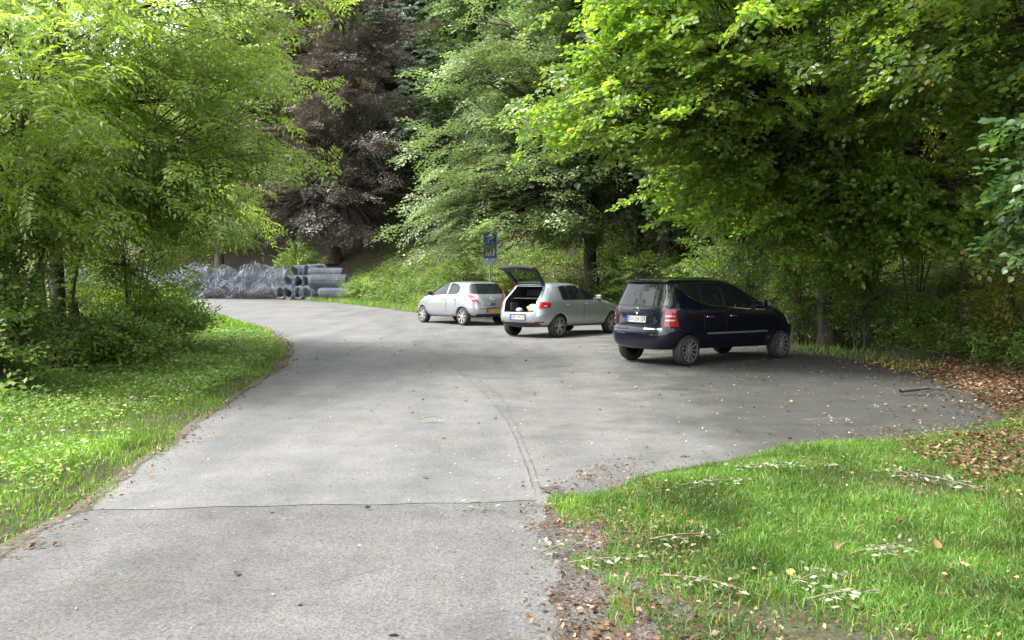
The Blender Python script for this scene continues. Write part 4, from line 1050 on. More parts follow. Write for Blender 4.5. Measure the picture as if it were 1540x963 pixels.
# ---------------------------------------------------------------- trees
def T(px, py, d): return tuple(at(px, py, d))
def B(px, py, d, rx, ry, rz, n): return (at(px, py, d), (rx, ry, rz), n)
def ground_at(x, y): return (x, y, gz(x, y) - 0.1)

# ash trees over the left verge
g1 = 'ash trees on the left verge'
x, y = -8.25, 15.5
grow_tree('ash_tree', 'light green ash tree with thick leaning trunk nearest the bend, boughs over the road', 'tree', g1,
          [([ground_at(-8.6, 16.4), (-8.55, 16.3, 2.2), (-8.2, 16.1, 4.2), (-7.3, 15.6, 6.2), (-6.2, 15.2, 8.2)], .15, .05),
           ([(-8.5, 16.2, 2.6), (-9.0, 16.6, 5), (-9.2, 17, 8)], .09, .03)],
          [((-6.5, 15.2, 6.6), (3.0, 3.4, 2.7), 440), ((-6.9, 15.5, 4.1), (2.9, 2.4, 1.6), 280), ((-7.6, 15.8, 8.4), (3.0, 2.6, 1.8), 190), ((-5.6, 15.4, 3.4), (1.6, 1.6, .9), 100), ((-6.6, 15.0, 2.6), (1.6, 1.5, .5), 50)], 'ash', M_ASH, M_BARKD, 3, limbs=16, droop=-.28, scale=(.85, 1.25), minz=2.3)
grow_tree('ash_tree', 'ash tree with straight grey trunk standing on the left verge edge', 'tree', g1,
          [([ground_at(-9.0, 14.6), (-8.9, 14.6, 2.0), (-8.6, 14.4, 4.5), (-8.1, 14.0, 8)], .12, .04)],
          [((-8.0, 13.6, 4.9), (2.2, 2.4, 1.8), 230), ((-8.4, 13.4, 2.9), (1.8, 1.8, 1.0), 120)], 'ash', M_ASH, M_BARK, 4, limbs=12, droop=-.25, minz=2.3)
grow_tree('ash_tree', 'slender ash tree with forked thin stems at the far left edge', 'tree', g1,
          [([ground_at(-7.4, 12.0), (-7.35, 12.1, 1.6), (-7.0, 12.2, 3.4), (-6.4, 12.3, 5.6)], .09, .03), ([ground_at(-7.5, 12.1), (-8.0, 12.3, 2.0), (-8.6, 12.5, 4.5)], .07, .025), ([ground_at(-7.1, 12.7), (-7.2, 12.5, 2), (-7.3, 12.6, 4.4)], .06, .02)],
          [((-6.3, 11.2, 4.4), (1.4, 1.8, 1.1), 150), ((-7.2, 11.6, 3.0), (1.5, 1.4, .9), 100)], 'ash', M_ASH, M_BARKD, 5, limbs=9, droop=-.25, minz=2.2)
grow_tree('ash_tree', 'ash tree with dark twin trunks set back behind the other verge ashes', 'tree', g1,
          [([ground_at(-10.4, 19), (-10.3, 19, 3), (-9.9, 18.6, 6), (-9, 18, 10)], .15, .05), ([ground_at(-9.7, 19.2), (-9.75, 19.2, 3), (-9.3, 19, 7)], .13, .04)],
          [((-9.6, 18.5, 6.0), (3.2, 3, 2.6), 140), ((-8.6, 20, 3.4), (2.6, 1.6, 1.3), 150)], 'ash', M_ASH, M_BARKD, 6, limbs=12, droop=-.25, minz=2.0)

# copper beech beyond the wire rolls
cx, cy = -14.8, 72.0
grow_tree('copper_beech', 'tall dark purple copper beech behind the wire rolls', 'tree', None,
          [([ground_at(cx, cy), (cx, cy, 8), (cx + .6, cy, 16), (cx + 1.6, cy, 25)], .55, .12)],
          [(at(508, 325, 71), (7.2, 6, 3.6), 330), (at(505, 225, 71), (6.6, 6, 4.4), 380), (at(525, 125, 71), (5.2, 5, 4.6), 300), (at(540, 40, 71), (4.9, 4.5, 5), 300)], 'copper', M_COPPER, M_BARKD, 12, limbs=22, droop=-.1, roll=.3, minz=4.6)
# silvery green beech behind the sign
bx, by = 3.15, 34.5
grow_tree('beech_tree', 'large silvery green beech with layered boughs above the two silver cars', 'tree', None,
          [([ground_at(bx, by), (bx, by, 4), (bx - .3, by, 9), (bx - .6, by, 17)], .3, .08)],
          [(at(775, 265, 33.5), (4.0, 3.8, 2.3), 360), (at(730, 330, 32.5), (2.2, 2.2, 1.0), 70), (at(800, 170, 33.5), (3.6, 3.8, 2.4), 320), (at(810, 60, 33.5), (3.3, 3.6, 2.8), 300), (at(860, -50, 33.5), (3.4, 3.4, 2.8), 180), (at(890, 250, 35), (2.4, 3, 2.5), 120), (at(660, 358, 33), (1.1, 1.2, .5), 40), (at(822, 340, 33), (1.6, 1.8, .6), 80)], 'beech', M_BEECH, M_BARKD, 14, limbs=24, droop=-.18, roll=.25, minz=2.5)
# lime trees leaning out over the parking area
g2 = 'broad-leaved trees over the parking area'
grow_tree('lime_tree', 'broad leaved lime tree with dark trunk beside the nose of the navy car', 'tree', g2,
          [([ground_at(7.0, 19.3), (7.0, 19.2, 2), (6.8, 18.8, 4), (6.2, 17.8, 7), (5.4, 16.8, 11)], .17, .06)],
          [((3.7, 15.2, 5.5), (2.7, 2.6, 2.1), 360), ((6.3, 15.4, 6.2), (3.2, 3.2, 2.8), 370), ((6.6, 17.3, 2.9), (2.6, 1.4, .7), 130), ((8.4, 15.6, 3.1), (1.5, 1.4, .9), 120), ((1.9, 14.6, 4.5), (1.3, 1.2, .8), 70), ((5.6, 16.6, 3.5), (2.0, 1.5, .9), 150), ((3.3, 15.4, 3.6), (1.2, 1, .6), 60), ((2.6, 14.9, 6.4), (1.2, 1.6, 1.2), 110), ((6.0, 16.4, 2.4), (.6, .5, .7), 40), ((7.2, 16.2, 3.2), (1.4, 1.2, .9), 90)], 'lime', M_LIME, M_BARKD, 21, limbs=20, droop=-.3, scale=(.8, 1.2), minz=1.9)
grow_tree('lime_tree', 'broad leaved lime tree with pale forked trunk behind the roof of the navy car', 'tree', g2,
          [([ground_at(6.5, 21.4), (6.45, 21.4, 2.4), (6.2, 21.2, 4.5), (5.6, 20.6, 9)], .13, .05), ([ground_at(6.9, 21.2), (7.0, 21.1, 2.4), (7.6, 21, 6)], .09, .04)],
          [((5.4, 19.8, 7.6), (3.4, 3, 3.0), 220), ((6.4, 21, 4.4), (2.8, 2.4, 1.5), 210), ((5.4, 20.6, 3.4), (1.4, 1.2, .6), 40)], 'lime', M_LIME, M_BARK, 22, limbs=14, droop=-.3, scale=(.9, 1.3), minz=3.0)
grow_tree('lime_tree', 'broad leaved lime tree reaching in from beside the leafy bank, nearest the viewer', 'tree', g2,
          [([ground_at(10.6, 12.6), (10.5, 12.6, 2.5), (9.8, 12.4, 5), (8.8, 12, 9)], .2, .07)],
          [((4.6, 8.3, 7.2), (2.4, 3.0, .9), 200), ((8.0, 12.4, 5.8), (2.9, 2.4, 2.4), 400), ((9.2, 13.5, 4.0), (2.0, 1.8, 1.2), 170), ((6.0, 12.2, 6.1), (1.7, 1.6, 1.4), 130)], 'lime', M_LIME, M_BARKD, 23, limbs=14, droop=-.3, minz=2.5)  # first blob: unseen overhead bough, added to shade the parking area
grow_tree('hazel_bush', 'hazel with large grey green leaves hanging into view above the leafy bank', 'bush', None,
          [([ground_at(7.6, 8.6), (7.3, 8.6, 1.5), (6.5, 8.4, 2.8), (5.4, 8.1, 3.2)], .05, .015), ([ground_at(7.7, 8.8), (7.4, 9, 1.4), (6.6, 9, 2.1)], .04, .012)],
          [((5.35, 8.2, 2.55), (.75, .8, .32), 46), ((5.5, 8.4, 1.95), (.75, .7, .3), 40), ((5.2, 8.1, 3.0), (.6, .6, .2), 16)], 'hazel', M_HAZEL, M_BARKD, 25, limbs=7, droop=-.12, roll=.2, part='foliage')

# shrubs and saplings
def shrub(name, label, cat, group, x, y, r, h, n, leafm, seed, stems=6, kind='shrub', barkm=M_BARKD, lift=0.15, sc=(.8, 1.3)):
    z = gz(x, y); rg = np.random.default_rng(seed)
    tr = []
    for k in range(stems):
        a = rg.uniform(0, 6.28); q = rg.uniform(.1, .6) * r
        tr.append(([(x + .1 * math.cos(a), y + .1 * math.sin(a), z - .05), (x + .5 * q * math.cos(a), y + .5 * q * math.sin(a), z + .45 * h), (x + q * math.cos(a), y + q * math.sin(a), z + .92 * h)], .022, .008))
    return grow_tree(name, label, cat, group, tr, [((x, y, z + h * (.5 + lift)), (r, r, h * (.5 - lift * .3)), n)], kind, leafm, barkm, seed, limbs=6, droop=.1, scale=sc, roll=.5, shell=.25, part='foliage', minz=z + .1)
g3 = 'shrubs on the left verge'
shrub('shrub', 'bright green shrub at the tip of the left verge where the road bends', 'shrub', g3, -11.8, 27.5, 1.7, 1.0, 240, M_WEED, 41, sc=(1, 1.5))
shrub('shrub', 'dense green shrub behind the ash trunks, leafy down to the grass', 'shrub', g3, -9.6, 20.6, 1.5, 1.5, 200, M_ASH, 42)
shrub('shrub', 'low bluish green shrub at the feet of the ash trunks', 'shrub', g3, -7.5, 14.3, 1.1, .9, 130, M_HAZEL, 43)
shrub('shrub', 'low leafy shrub at the left end of the verge, before the thin ash stems', 'shrub', g3, -7.0, 11.2, 1.0, 1.2, 170, M_HERB, 44)
shrub('shrub', 'tall loose shrub filling the gap behind the grey ash trunk', 'shrub', g3, -11.2, 16.8, 1.9, 3.4, 380, M_ASH, 45)
shrub('shrub', 'round green shrub between the bend shrub and the ash trunks', 'shrub', g3, -10.6, 23.6, 1.5, 1.0, 190, M_ASH, 46)
shrub('shrub', 'tall thin leaved shrub just right of the thickest ash trunk', 'shrub', g3, -7.7, 17.6, 1.3, 2.9, 260, M_ASH, 47, sc=(.8, 1.3))
shrub('shrub', 'tall leafy shrub between the leaning ash trunk and the grey ash trunk', 'shrub', g3, -8.9, 13.9, .9, 2.9, 150, M_HERB, 48)
shrub('shrub', 'straggly shrub with dark stems at the left margin below the slender ash', 'shrub', g3, -6.9, 11.6, .8, 2.2, 120, M_HERB, 49)
shrub('shrub', 'low rounded shrub spilling onto the grass right of the thickest ash trunk', 'shrub', g3, -7.2, 17.6, 1.1, 1.1, 170, M_WEED, 62)
shrub('shrub', 'small leafy shrub nearest the road in front of the ash trunks', 'shrub', g3, -6.7, 14.8, .8, .8, 110, M_WEED, 64)
g4 = 'shrubs on the wooded bank'
shrub('shrub', 'leafy shrub between the two slim trunks behind the bonnet of the navy car', 'shrub', g4, 6.75, 20.1, 1.0, 2.3, 150, M_HERB, 65)
shrub('shrub', 'loose green shrub hiding the slope behind the windscreen of the navy car', 'shrub', g4, 6.0, 22.6, 1.3, 2.8, 190, M_HERB, 66)
shrub('shrub', 'shrub with yellow and orange turning leaves on the bank behind the leaf litter', 'shrub', g4, 9.3, 20.0, 1.6, 3.3, 230, M_YELLOW, 51, lift=.22)
shrub('shrub', 'yellowing shrub low on the bank near the hazel', 'shrub', g4, 9.2, 15.8, .8, 1.5, 80, M_YELLOW, 52)
shrub('shrub', 'thin green shrub beside the dark lime trunk', 'shrub', g4, 7.4, 18.4, 1.0, 2.2, 140, M_HERB, 53)
shrub('shrub', 'leafy shrub around the sign pole', 'shrub', g4, -1.9, 35.6, 1.3, 2.1, 150, M_HERB, 54, sc=(1, 1.5))
shrub('shrub', 'reddish leaved shrub between the sign and the raised tailgate', 'shrub', g4, .1, 36.0, 1.0, 1.5, 80, M_YELLOW, 55, sc=(1, 1.5))
shrub('shrub', 'dark green shrub behind the silver hatchback with the open boot', 'shrub', g4, 4.6, 30.5, 1.5, 2.0, 150, M_HERB, 56, sc=(1, 1.5))
shrub('shrub', 'pale green shrub beside the lowest wire roll', 'shrub', g4, -10.0, 57.2, 1.2, 1.3, 80, M_WEED, 57, sc=(1.3, 2))
shrub('shrub', 'light green shrub behind the wire rolls at the foot of the copper beech', 'shrub', g4, -16.6, 67.5, 2.0, 3.2, 150, M_WEED, 58, sc=(1.5, 2.2))
shrub('shrub', 'dark shrub on the slope behind the roof of the navy car', 'shrub', g4, 5.9, 25.5, 1.4, 2.4, 150, M_HERB, 59, sc=(1, 1.4))
shrub('shrub', 'bushy green shrub on the bank right of the turning shrub', 'shrub', g4, 11.5, 18.5, 1.8, 2.6, 230, M_HERB, 60, sc=(1, 1.4))
shrub('shrub', 'leafy shrub overhanging the leaf litter at the edge of the lawn', 'shrub', g4, 6.2, 8.0, .9, .9, 120, M_HERB, 61)
for k, (x, y, lx, h, lab) in enumerate([(8.7, 16.8, .05, 2.2, 'thin bare dark sapling stem on the bank, straightest of three'), (9.1, 17.0, .5, 2.4, 'thin dark sapling stem on the bank, leaning most of three'), (9.0, 17.2, .3, 2.1, 'thin dark sapling stem on the bank, shortest of three')]):
    grow_tree('sapling', lab, 'sapling', 'thin saplings on the bank', [([ground_at(x, y), (x + lx * .4, y, gz(x, y) + h * .5), (x + lx, y, gz(x, y) + h)], .03, .012)], [((x + lx, y, gz(x, y) + h), (.5, .5, .35), 16)], 'shrub', M_HERB, M_BARKD, 70 + k, limbs=3)
for k, (x, y, lx, h) in enumerate([(-7.9, 13.5, .5, 3.6), (-8.3, 14.1, -.4, 4.2), (-7.25, 12.7, .7, 3.0), (-9.3, 15.1, .3, 4.5), (-6.95, 13.1, -.5, 3.2), (-7.6, 14.6, .9, 4.0), (-8.7, 13.4, .2, 3.4)]):
    grow_tree('sapling', 'thin dark stem with a few leaves rising among the ash trunks on the left verge', 'sapling', 'thin stems among the ash trunks', [([ground_at(x, y), (x + lx * .35, y, gz(x, y) + h * .5), (x + lx, y + .2, gz(x, y) + h)], .032, .012)], [((x + lx, y, gz(x, y) + h * .85), (.7, .6, .7), 26)], 'ash', M_ASH, M_BARKD, 90 + k, limbs=4, droop=-.2)
# pale dead sticks leaning among the ash stems
for k, (a, b_, lab) in enumerate([((-8.1, 13.2, 0.1), (-6.9, 13.4, 1.9), 'pale dead stick leaning towards the road among the ash trunks'), ((-8.4, 13.0, .55), (-6.9, 12.9, .75), 'pale dead branch lying nearly level across the ash trunks'), ((-7.1, 13.6, .1), (-7.4, 13.5, 2.6), 'upright thin pale dead stem among the ash trunks')]):
    W = Wood(); a = np.array(a); b_ = np.array(b_); W.tube(bez(np.zeros(3), (b_ - a) * .5 + (0, 0, .12), b_ - a, 8), np.linspace(.016, .006, 8), 5)
    W.tube(bez((b_ - a) * .55, (b_ - a) * .7 + (0.1, 0, .1), (b_ - a) * .75 + (.35, .1, .25), 5), np.linspace(.008, .003, 5), 4)
    o = W.build('dead_branch', M_DEADW, None); o.location = a; tag(o, lab, 'branch', 'dead branches among the ash trunks')

# forest behind: a few kinds of tree, copied
def proto(name, kind, leafm, barkm, h, r, n, seed, limbs=14):
    return grow_tree(name, 'x', 'tree', None, [([(0, 500, -.3), (0, 500, h * .5), (.3, 500, h * .93)], .2, .05)],
                     [((0, 500, h * .30), (r * .95, r * .95, h * .2), n // 3), ((0, 500, h * .5), (r, r, h * .2), n // 3), ((0, 500, h * .7), (r * .85, r * .85, h * .22), n // 2), ((0.2, 500, h * .9), (r * .5, r * .5, h * .1), n // 6)], kind, leafm, barkm, seed, limbs=limbs, droop=-.2, roll=.4, scale=(.9, 1.3), minz=h * .13, twigs=False)
def spruce(h, seed):
    rng = np.random.default_rng(seed); root = empty('spruce_tree', (0, 500, 0)); W = Wood(); W.tube(np.array([(0, 0, -.3), (0, 0, h * .5), (0, 0, h)], float), np.array([.35, .2, .03]), 8); W.build('trunk', M_BARKD, root)
    A, F = [], []
    for z in np.arange(2.5, h, 0.55):
        R_ = 3.4 * (1 - z / h) ** 0.8 + .3; nb = int(5 + 5 * (1 - z / h))
        for k in range(nb):
            a = rng.uniform(0, 6.28)
            for q in np.arange(0.4, R_ + .1, 1.3):
                A.append((q * math.cos(a), q * math.sin(a), z - .12 * q - .04 * q * q)); F.append((math.cos(a), math.sin(a), -.25 - .05 * q))
    v, f = place_sprays('spruce', np.array(A), np.array(F), rng, (.45, .8), .25); mesh_np('crown', v, f, M_SPRUCE, root); return root
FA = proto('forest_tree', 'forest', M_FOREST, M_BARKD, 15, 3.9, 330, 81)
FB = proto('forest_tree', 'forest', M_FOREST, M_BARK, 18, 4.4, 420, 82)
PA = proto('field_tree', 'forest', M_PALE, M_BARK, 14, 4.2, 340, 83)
SA = spruce(30, 84)
used = set()
def plant(src, x, y, sc, label, group, rz):
    if src.name not in used:
        used.add(src.name); o = src; o.location = (x, y, gz(x, y)); o.rotation_euler = (0, 0, rz); o.scale = (sc,) * 3; o['label'] = label; o['category'] = 'tree'
        if group: o['group'] = group
    else: o = copy_tree(src, (x, y, gz(x, y)), rz, sc, label, group)
    return o
rg = np.random.default_rng(9)
for px, d, sc, lab in [(470, 100, 1.25, 'dark spruce rising behind the left flank of the copper beech'), (520, 108, 1.35, 'dark spruce directly behind the top of the copper beech'), (590, 98, 1.2, 'dark spruce close behind the right flank of the copper beech'), (662, 84, 1.0, 'dark spruce nearest the silvery beech, narrowest in view'), (632, 92, 1.05, 'dark spruce showing between the copper beech and the silvery beech'), (690, 99, 1.15, 'dark spruce standing just behind the other spruce, closer to the silvery beech'), (565, 104, 1.1, 'dark spruce mostly hidden behind the copper beech')]:
    p = at(px, 0, d); plant(SA, p[0], p[1], sc, lab, 'spruces on the slope', rg.uniform(0, 6))
for px, d, sc, lab in [(330, 78, 1.75, 'pale green tree across the field seen through the ash boughs'), (230, 84, 1.5, 'pale tree across the field behind the ash trunks'), (410, 92, 2.1, 'pale green tree standing left of the copper beech')]:
    p = at(px, 0, d); plant(PA, p[0], p[1], sc, lab, 'pale trees across the field', rg.uniform(0, 6))
for (x, y, sc) in [(-30, 34, .6), (-34, 46, .7), (-30, 22, .5)]:  # unseen trees, added to darken what the car windows reflect
    plant(PA, x, y, sc, 'pale green tree out of view left of the road, added for car window reflections', 'unseen trees added left of the road', rg.uniform(0, 6))
lab_f = 'dark green forest tree standing in the shade of the wooded slope'
grp_f = 'forest trees on the wooded slope'
k = 0
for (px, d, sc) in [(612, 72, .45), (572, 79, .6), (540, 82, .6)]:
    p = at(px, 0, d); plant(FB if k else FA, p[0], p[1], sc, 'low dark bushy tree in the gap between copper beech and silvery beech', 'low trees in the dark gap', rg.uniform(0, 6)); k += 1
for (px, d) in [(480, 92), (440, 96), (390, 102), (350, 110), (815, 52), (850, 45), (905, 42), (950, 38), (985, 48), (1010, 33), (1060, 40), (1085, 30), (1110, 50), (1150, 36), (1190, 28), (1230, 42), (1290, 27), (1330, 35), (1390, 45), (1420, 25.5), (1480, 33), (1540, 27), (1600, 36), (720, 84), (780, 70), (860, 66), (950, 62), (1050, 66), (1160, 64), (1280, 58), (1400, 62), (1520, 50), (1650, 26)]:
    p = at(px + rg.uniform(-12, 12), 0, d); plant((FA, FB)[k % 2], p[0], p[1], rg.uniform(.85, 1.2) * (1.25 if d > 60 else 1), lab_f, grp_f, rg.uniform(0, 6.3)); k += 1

# ---------------------------------------------------------------- grass, herbs, leaf litter
def scatter(poly_or_fn, n, box, seed, dens=None):
    rng = np.random.default_rng(seed); P = np.column_stack([rng.uniform(box[0], box[1], n), rng.uniform(box[2], box[3], n)])
    k = poly_or_fn(P); 
    if dens is not None: k &= rng.random(n) < dens(P)
    return P[k], rng

def blades(name, P, rng, h, w, label, mat=M_GRASS, lean=0.45):
    n = len(P); z = ground_z(P); a = rng.uniform(0, 6.283, n); hh = h(P) * rng.uniform(.5, 1.25, n)
    ln = np.abs(rng.normal(0, lean, n)) + .08; ld = rng.uniform(0, 6.283, n)
    sx_, sy_ = np.cos(a) * w / 2, np.sin(a) * w / 2; s = np.column_stack([sx_, sy_, np.zeros(n)])
    k = np.column_stack([np.cos(ld), np.sin(ld), np.zeros(n)]) * (hh * ln)[:, None]
    b0 = np.column_stack([P, z - .01]); m1 = b0 + k * .35 + np.array([0, 0, 1]) * (hh * .6)[:, None]; tp = b0 + k + np.array([0, 0, 1]) * (hh * np.sqrt(np.clip(1 - .4 * ln ** 2, .25, 1)))[:, None]
    v = np.stack([b0 - s, b0 + s, m1 + s * .8, m1 - s * .8, tp], 1).reshape(-1, 3); i = np.arange(n)[:, None] * 5
    return tag(mesh_np(name, v, [i + np.array([[0, 1, 2, 3]]), i + np.array([[3, 2, 4]])], mat), label, 'grass', None, 'stuff')

def leaf_carpet(name, P, rng, size, up, label, mat, geo='oval', z0=0.01, dz=0.0, flat=0.5):
    n = len(P); z = np.where(in_poly(P, PAVED), .006, ground_z(P)) + z0 + rng.uniform(0, 1, n) * dz
    a = rng.uniform(0, 6.283, n); D = np.column_stack([np.cos(a), np.sin(a), rng.normal(up, .25, n)]); Nn = np.array([0, 0, 1.0]) + rng.normal(0, flat, (n, 3))
    v, f = leaves_to_mesh(np.column_stack([P, z]), D, Nn, size(P) * rng.uniform(.6, 1.3, n), geo)
    return tag(mesh_np(name, v, f, mat), label, None, None, 'stuff')

def left_out(P): d, s = dist_line(P, LEFT); return np.where(s < 0, d, -d)
def right_out(P): d, _ = dist_line(P, RIGHT); return np.where(in_poly(P, PAVED), -d, d)
def toe_out(P): d, s = dist_line(P, TOE); return d * s
seen = lambda P, m=0.2: np.abs(P[:, 0] / np.maximum(P[:, 1], .1)) < .60 + m
# left verge
f = lambda P: (left_out(P) > -.05 + .1 * vnoise(P, 2.1)) & (left_out(P) < 9) & seen(P)
P, rng = scatter(f, 420000, (-12, -2.8, 3.2, 26), 101, lambda P: np.clip(1.1 - .03 * P[:, 1], .25, 1) * np.clip(1.15 - left_out(P) * .15, .15, 1) * np.clip(.62 + .5 * vnoise(P, 1.6, 2), .12, 1))
blades('grass', P, rng, lambda P: .075 + .035 * vnoise(P, 1.1, 4) + .02 * np.clip(left_out(P), 0, 2), .008, 'lush bright green grass on the left verge beside the road', M_GRASS, .65)
P, rng = scatter(lambda P: (left_out(P) > .0) & (left_out(P) < 6) & seen(P), 60000, (-24, -5, 24, 48), 102)
blades('grass', P, rng, lambda P: .16 + 0 * P[:, 0], .025, 'grass on the far part of the left verge round the bend')
P, rng = scatter(lambda P: (left_out(P) > .25) & (left_out(P) < 8) & seen(P), 150000, (-12, -3, 3.2, 24), 103, lambda P: np.clip(.4 + .5 * vnoise(P, 1.2, 7) + .08 * left_out(P), .03, 1))
leaf_carpet('verge_herbs', P, rng, lambda P: .028 + .002 * P[:, 1], .25, 'low broad-leaved herbs growing among the verge grass', M_WEED, 'oval', .03, .14, .7)
# field beyond the ash trees
P, rng = scatter(lambda P: (left_out(P) > 6), 60000, (-60, -8, 14, 75), 104)
blades('grass', P, rng, lambda P: .3 + 0 * P[:, 0], .06, 'open sunny meadow grass beyond the ash trees', M_GRASS)
# lawn on the near right
def lawn(P): return (right_out(P) > -.05 + .07 * vnoise(P, 4.3, 1)) & (toe_out(P) < 1.2) & (P[:, 0] > .52 + .13 * vnoise(P, 2.7, 3) - .2 * sstep(5.4, 6.3, P[:, 1])) & (P[:, 1] < 10) & seen(P)
bare = lambda P: np.clip(.68 + .75 * vnoise(P, 1.05, 13) + .25 * vnoise(P, 3.3, 2), 0, 1) * np.clip(1.25 - sstep(3.2, 5.2, P[:, 0] - .25 * (P[:, 1] - 4)) * 1.0, .12, 1)
P, rng = scatter(lawn, 520000, (.2, 7.5, 2.6, 9.6), 105, lambda P: bare(P) * np.clip(1.2 - .07 * P[:, 1], .3, 1))
blades('grass', P, rng, lambda P: .07 + .035 * vnoise(P, 1.4, 13), .0062, 'bright green lawn grass in front of the parking area', M_LAWN, .85)
P, rng = scatter(lambda P: lawn(P) | ((right_out(P) > .1) & (toe_out(P) > -1.2) & (toe_out(P) < 3) & (P[:, 1] < 10) & seen(P)), 90000, (.6, 9, 2.6, 10), 106, lambda P: np.clip(.2 * (vnoise(P, 2.2, 6) > .1) + .9 * sstep(2.6, 5.5, P[:, 0] - .2 * (P[:, 1] - 4)), 0, 1))
leaf_carpet('lawn_herbs', P, rng, lambda P: .026 + 0 * P[:, 0], .3, 'small broad-leaved herbs on the shady side of the lawn', M_HERB, 'oval', .015, .12, .7)
# fringe along the far edge of the parking area
P, rng = scatter(lambda P: (right_out(P) > .02) & (right_out(P) < 1.3) & (P[:, 1] > 14.5) & seen(P, .1), 160000, (-14, 9, 14.5, 60), 107, lambda P: np.clip(1.2 - right_out(P), .1, 1))
blades('grass', P, rng, lambda P: .05 + .0045 * P[:, 1], .014, 'strip of bright grass along the far kerbless edge of the parking area')
# tufts in the gravel
P, rng = scatter(lambda P: ((P[:, 0] - .42) ** 2 * 9 + (P[:, 1] - 5.75) ** 2 < .12) | ((P[:, 0] - .38) ** 2 * 14 + (P[:, 1] - 4.75) ** 2 < .03) | ((P[:, 0] - .5) ** 2 * 9 + (P[:, 1] - 4.0) ** 2 < .04), 9000, (.15, .9, 3.6, 6.3), 108)
blades('grass', P, rng, lambda P: .07 + 0 * P[:, 0], .006, 'sparse grass tufts in the gravel beside the road')
# undergrowth on the bank: short leafy sprays
def undergrowth(name, n, box, seed, label, mat, hmax, sc, cond, dens=None):
    P, rng = scatter(cond, n, box, seed, dens); z = ground_z(P)
    A = np.column_stack([P, z + rng.uniform(.05, 1, len(P)) ** 1.4 * hmax]); a = rng.uniform(0, 6.283, len(P))
    v, f = place_sprays('shrub', A, np.column_stack([np.cos(a), np.sin(a), rng.normal(.25, .3, len(P))]), rng, sc, .5)
    tag(mesh_np(name, v, f, mat), label, None, None, 'stuff')
undergrowth('undergrowth', 5200, (6, 15, 9.5, 27), 111, 'tangled green undergrowth on the bank behind the navy car', M_HERB, .55, (.7, 1.3), lambda P: (toe_out(P) > .1) & (toe_out(P) < 9) & seen(P, .1), lambda P: np.clip(.9 - .05 * toe_out(P) + .4 * vnoise(P, .9, 3), .1, 1))
undergrowth('undergrowth', 16000, (-12, 11, 26, 72), 112, 'green undergrowth on the slope behind the silver cars', M_HERB, .6, (1.1, 2.0), lambda P: (toe_out(P) > .0) & (toe_out(P) < 15), lambda P: np.clip(.95 - .08 * toe_out(P) + .35 * vnoise(P, .7, 3), .08, 1))
undergrowth('undergrowth', 900, (-12, -5.5, 9, 26), 113, 'rank green growth round the feet of the ash trees', M_WEED, .55, (.7, 1.3), lambda P: (left_out(P) > 2.3) & (left_out(P) < 7), None)
undergrowth('undergrowth', 380, (4.4, 8.5, 3.0, 9.4), 114, 'leafy weeds on the near bank at the lawn edge', M_HERB, .35, (.5, .9), lambda P: (toe_out(P) > -.3) & (toe_out(P) < 3), None)
# leaf litter
P, rng = scatter(lambda P: (right_out(P) > -1.5) & (toe_out(P) > -3.2) & (toe_out(P) < 2.5) & (P[:, 1] < 16.4) & seen(P, .1), 100000, (3.5, 10, 6.5, 16.4), 121, lambda P: np.where(right_out(P) < 0, .22 * np.exp(right_out(P) * 2.2), .75) * np.clip(.7 + .5 * vnoise(P, 1.5), .1, 1) * sstep(-3.0, -.5, toe_out(P)))
leaf_carpet('leaf_litter', P, rng, lambda P: .055 + 0 * P[:, 0], .1, 'brown fallen leaves covering the right edge of the parking area', M_LITTER, 'oval', .012, .03, .45)
P, rng = scatter(lambda P: (np.abs(left_out(P) + .02) < .35) & seen(P), 160000, (-12, -2.6, 3.2, 30), 122, lambda P: np.exp(-np.abs(left_out(P) + .06) * 9) * np.clip(.6 + .6 * vnoise(P, 1.8), .05, 1))
leaf_carpet('leaf_litter', P, rng, lambda P: .04 + 0 * P[:, 0], .1, 'dry brown leaves along the left edge of the road', M_LITTER, 'oval', .012, .03, .4)
P, rng = scatter(lambda P: (P[:, 0] > .05) & (right_out(P) > -.5) & (lawn(P) | (P[:, 0] < 1.4) | (right_out(P) < 0)) & seen(P), 42000, (.05, 5.5, 2.6, 9.3), 123, lambda P: np.where((P[:, 0] < 1.15), .85, .1 + .4 * np.clip(-vnoise(P, 1.05, 13), 0, 1)) * np.clip(.6 + .6 * vnoise(P, 2.2, 4), .08, 1) * np.where(right_out(P) < -.05, .4, 1))
leaf_carpet('leaf_litter', P, rng, lambda P: .033 + 0 * P[:, 0], .12, 'curled dry leaves on the gravel and lawn edge', M_LITTER, 'oval', .02, .02, .5)
P, rng = scatter(lambda P: in_poly(P, PAVED) & seen(P), 26000, (-5, 7, 2.8, 22), 124, lambda P: .055 + .42 * np.exp(-((P[:, 0] - .9) ** 2 / 1.6 + (P[:, 1] - 7.4) ** 2 / 4)) + .10 * sstep(1.5, 4, P[:, 0]) + .12 * np.clip(vnoise(P, 1.9, 5), 0, 1))
leaf_carpet('fallen_flecks', P, rng, lambda P: .014 + .0009 * P[:, 1], .05, 'pale leaf flecks scattered over the asphalt', M_FLECK, 'oval', .004, .004, .3)
P, rng = scatter(lambda P: in_poly(P, PAVED) & seen(P), 1700, (-5, 7, 3, 24), 125, lambda P: .1 + .5 * sstep(1, 4, P[:, 0]))
leaf_carpet('fallen_leaves', P, rng, lambda P: .038 + .001 * P[:, 1], .1, 'single brown leaves lying on the asphalt', M_LITTER, 'broad', .006, .004, .35)
P, rng = scatter(lambda P: (toe_out(P) > 3), 30000, (-14, 30, 12, 75), 126); 
leaf_carpet('leaf_litter', P, rng, lambda P: .16 + 0 * P[:, 0], .1, 'brown leaf litter on the forest floor of the slope', M_LITTER, 'oval', .02, .05, .4)

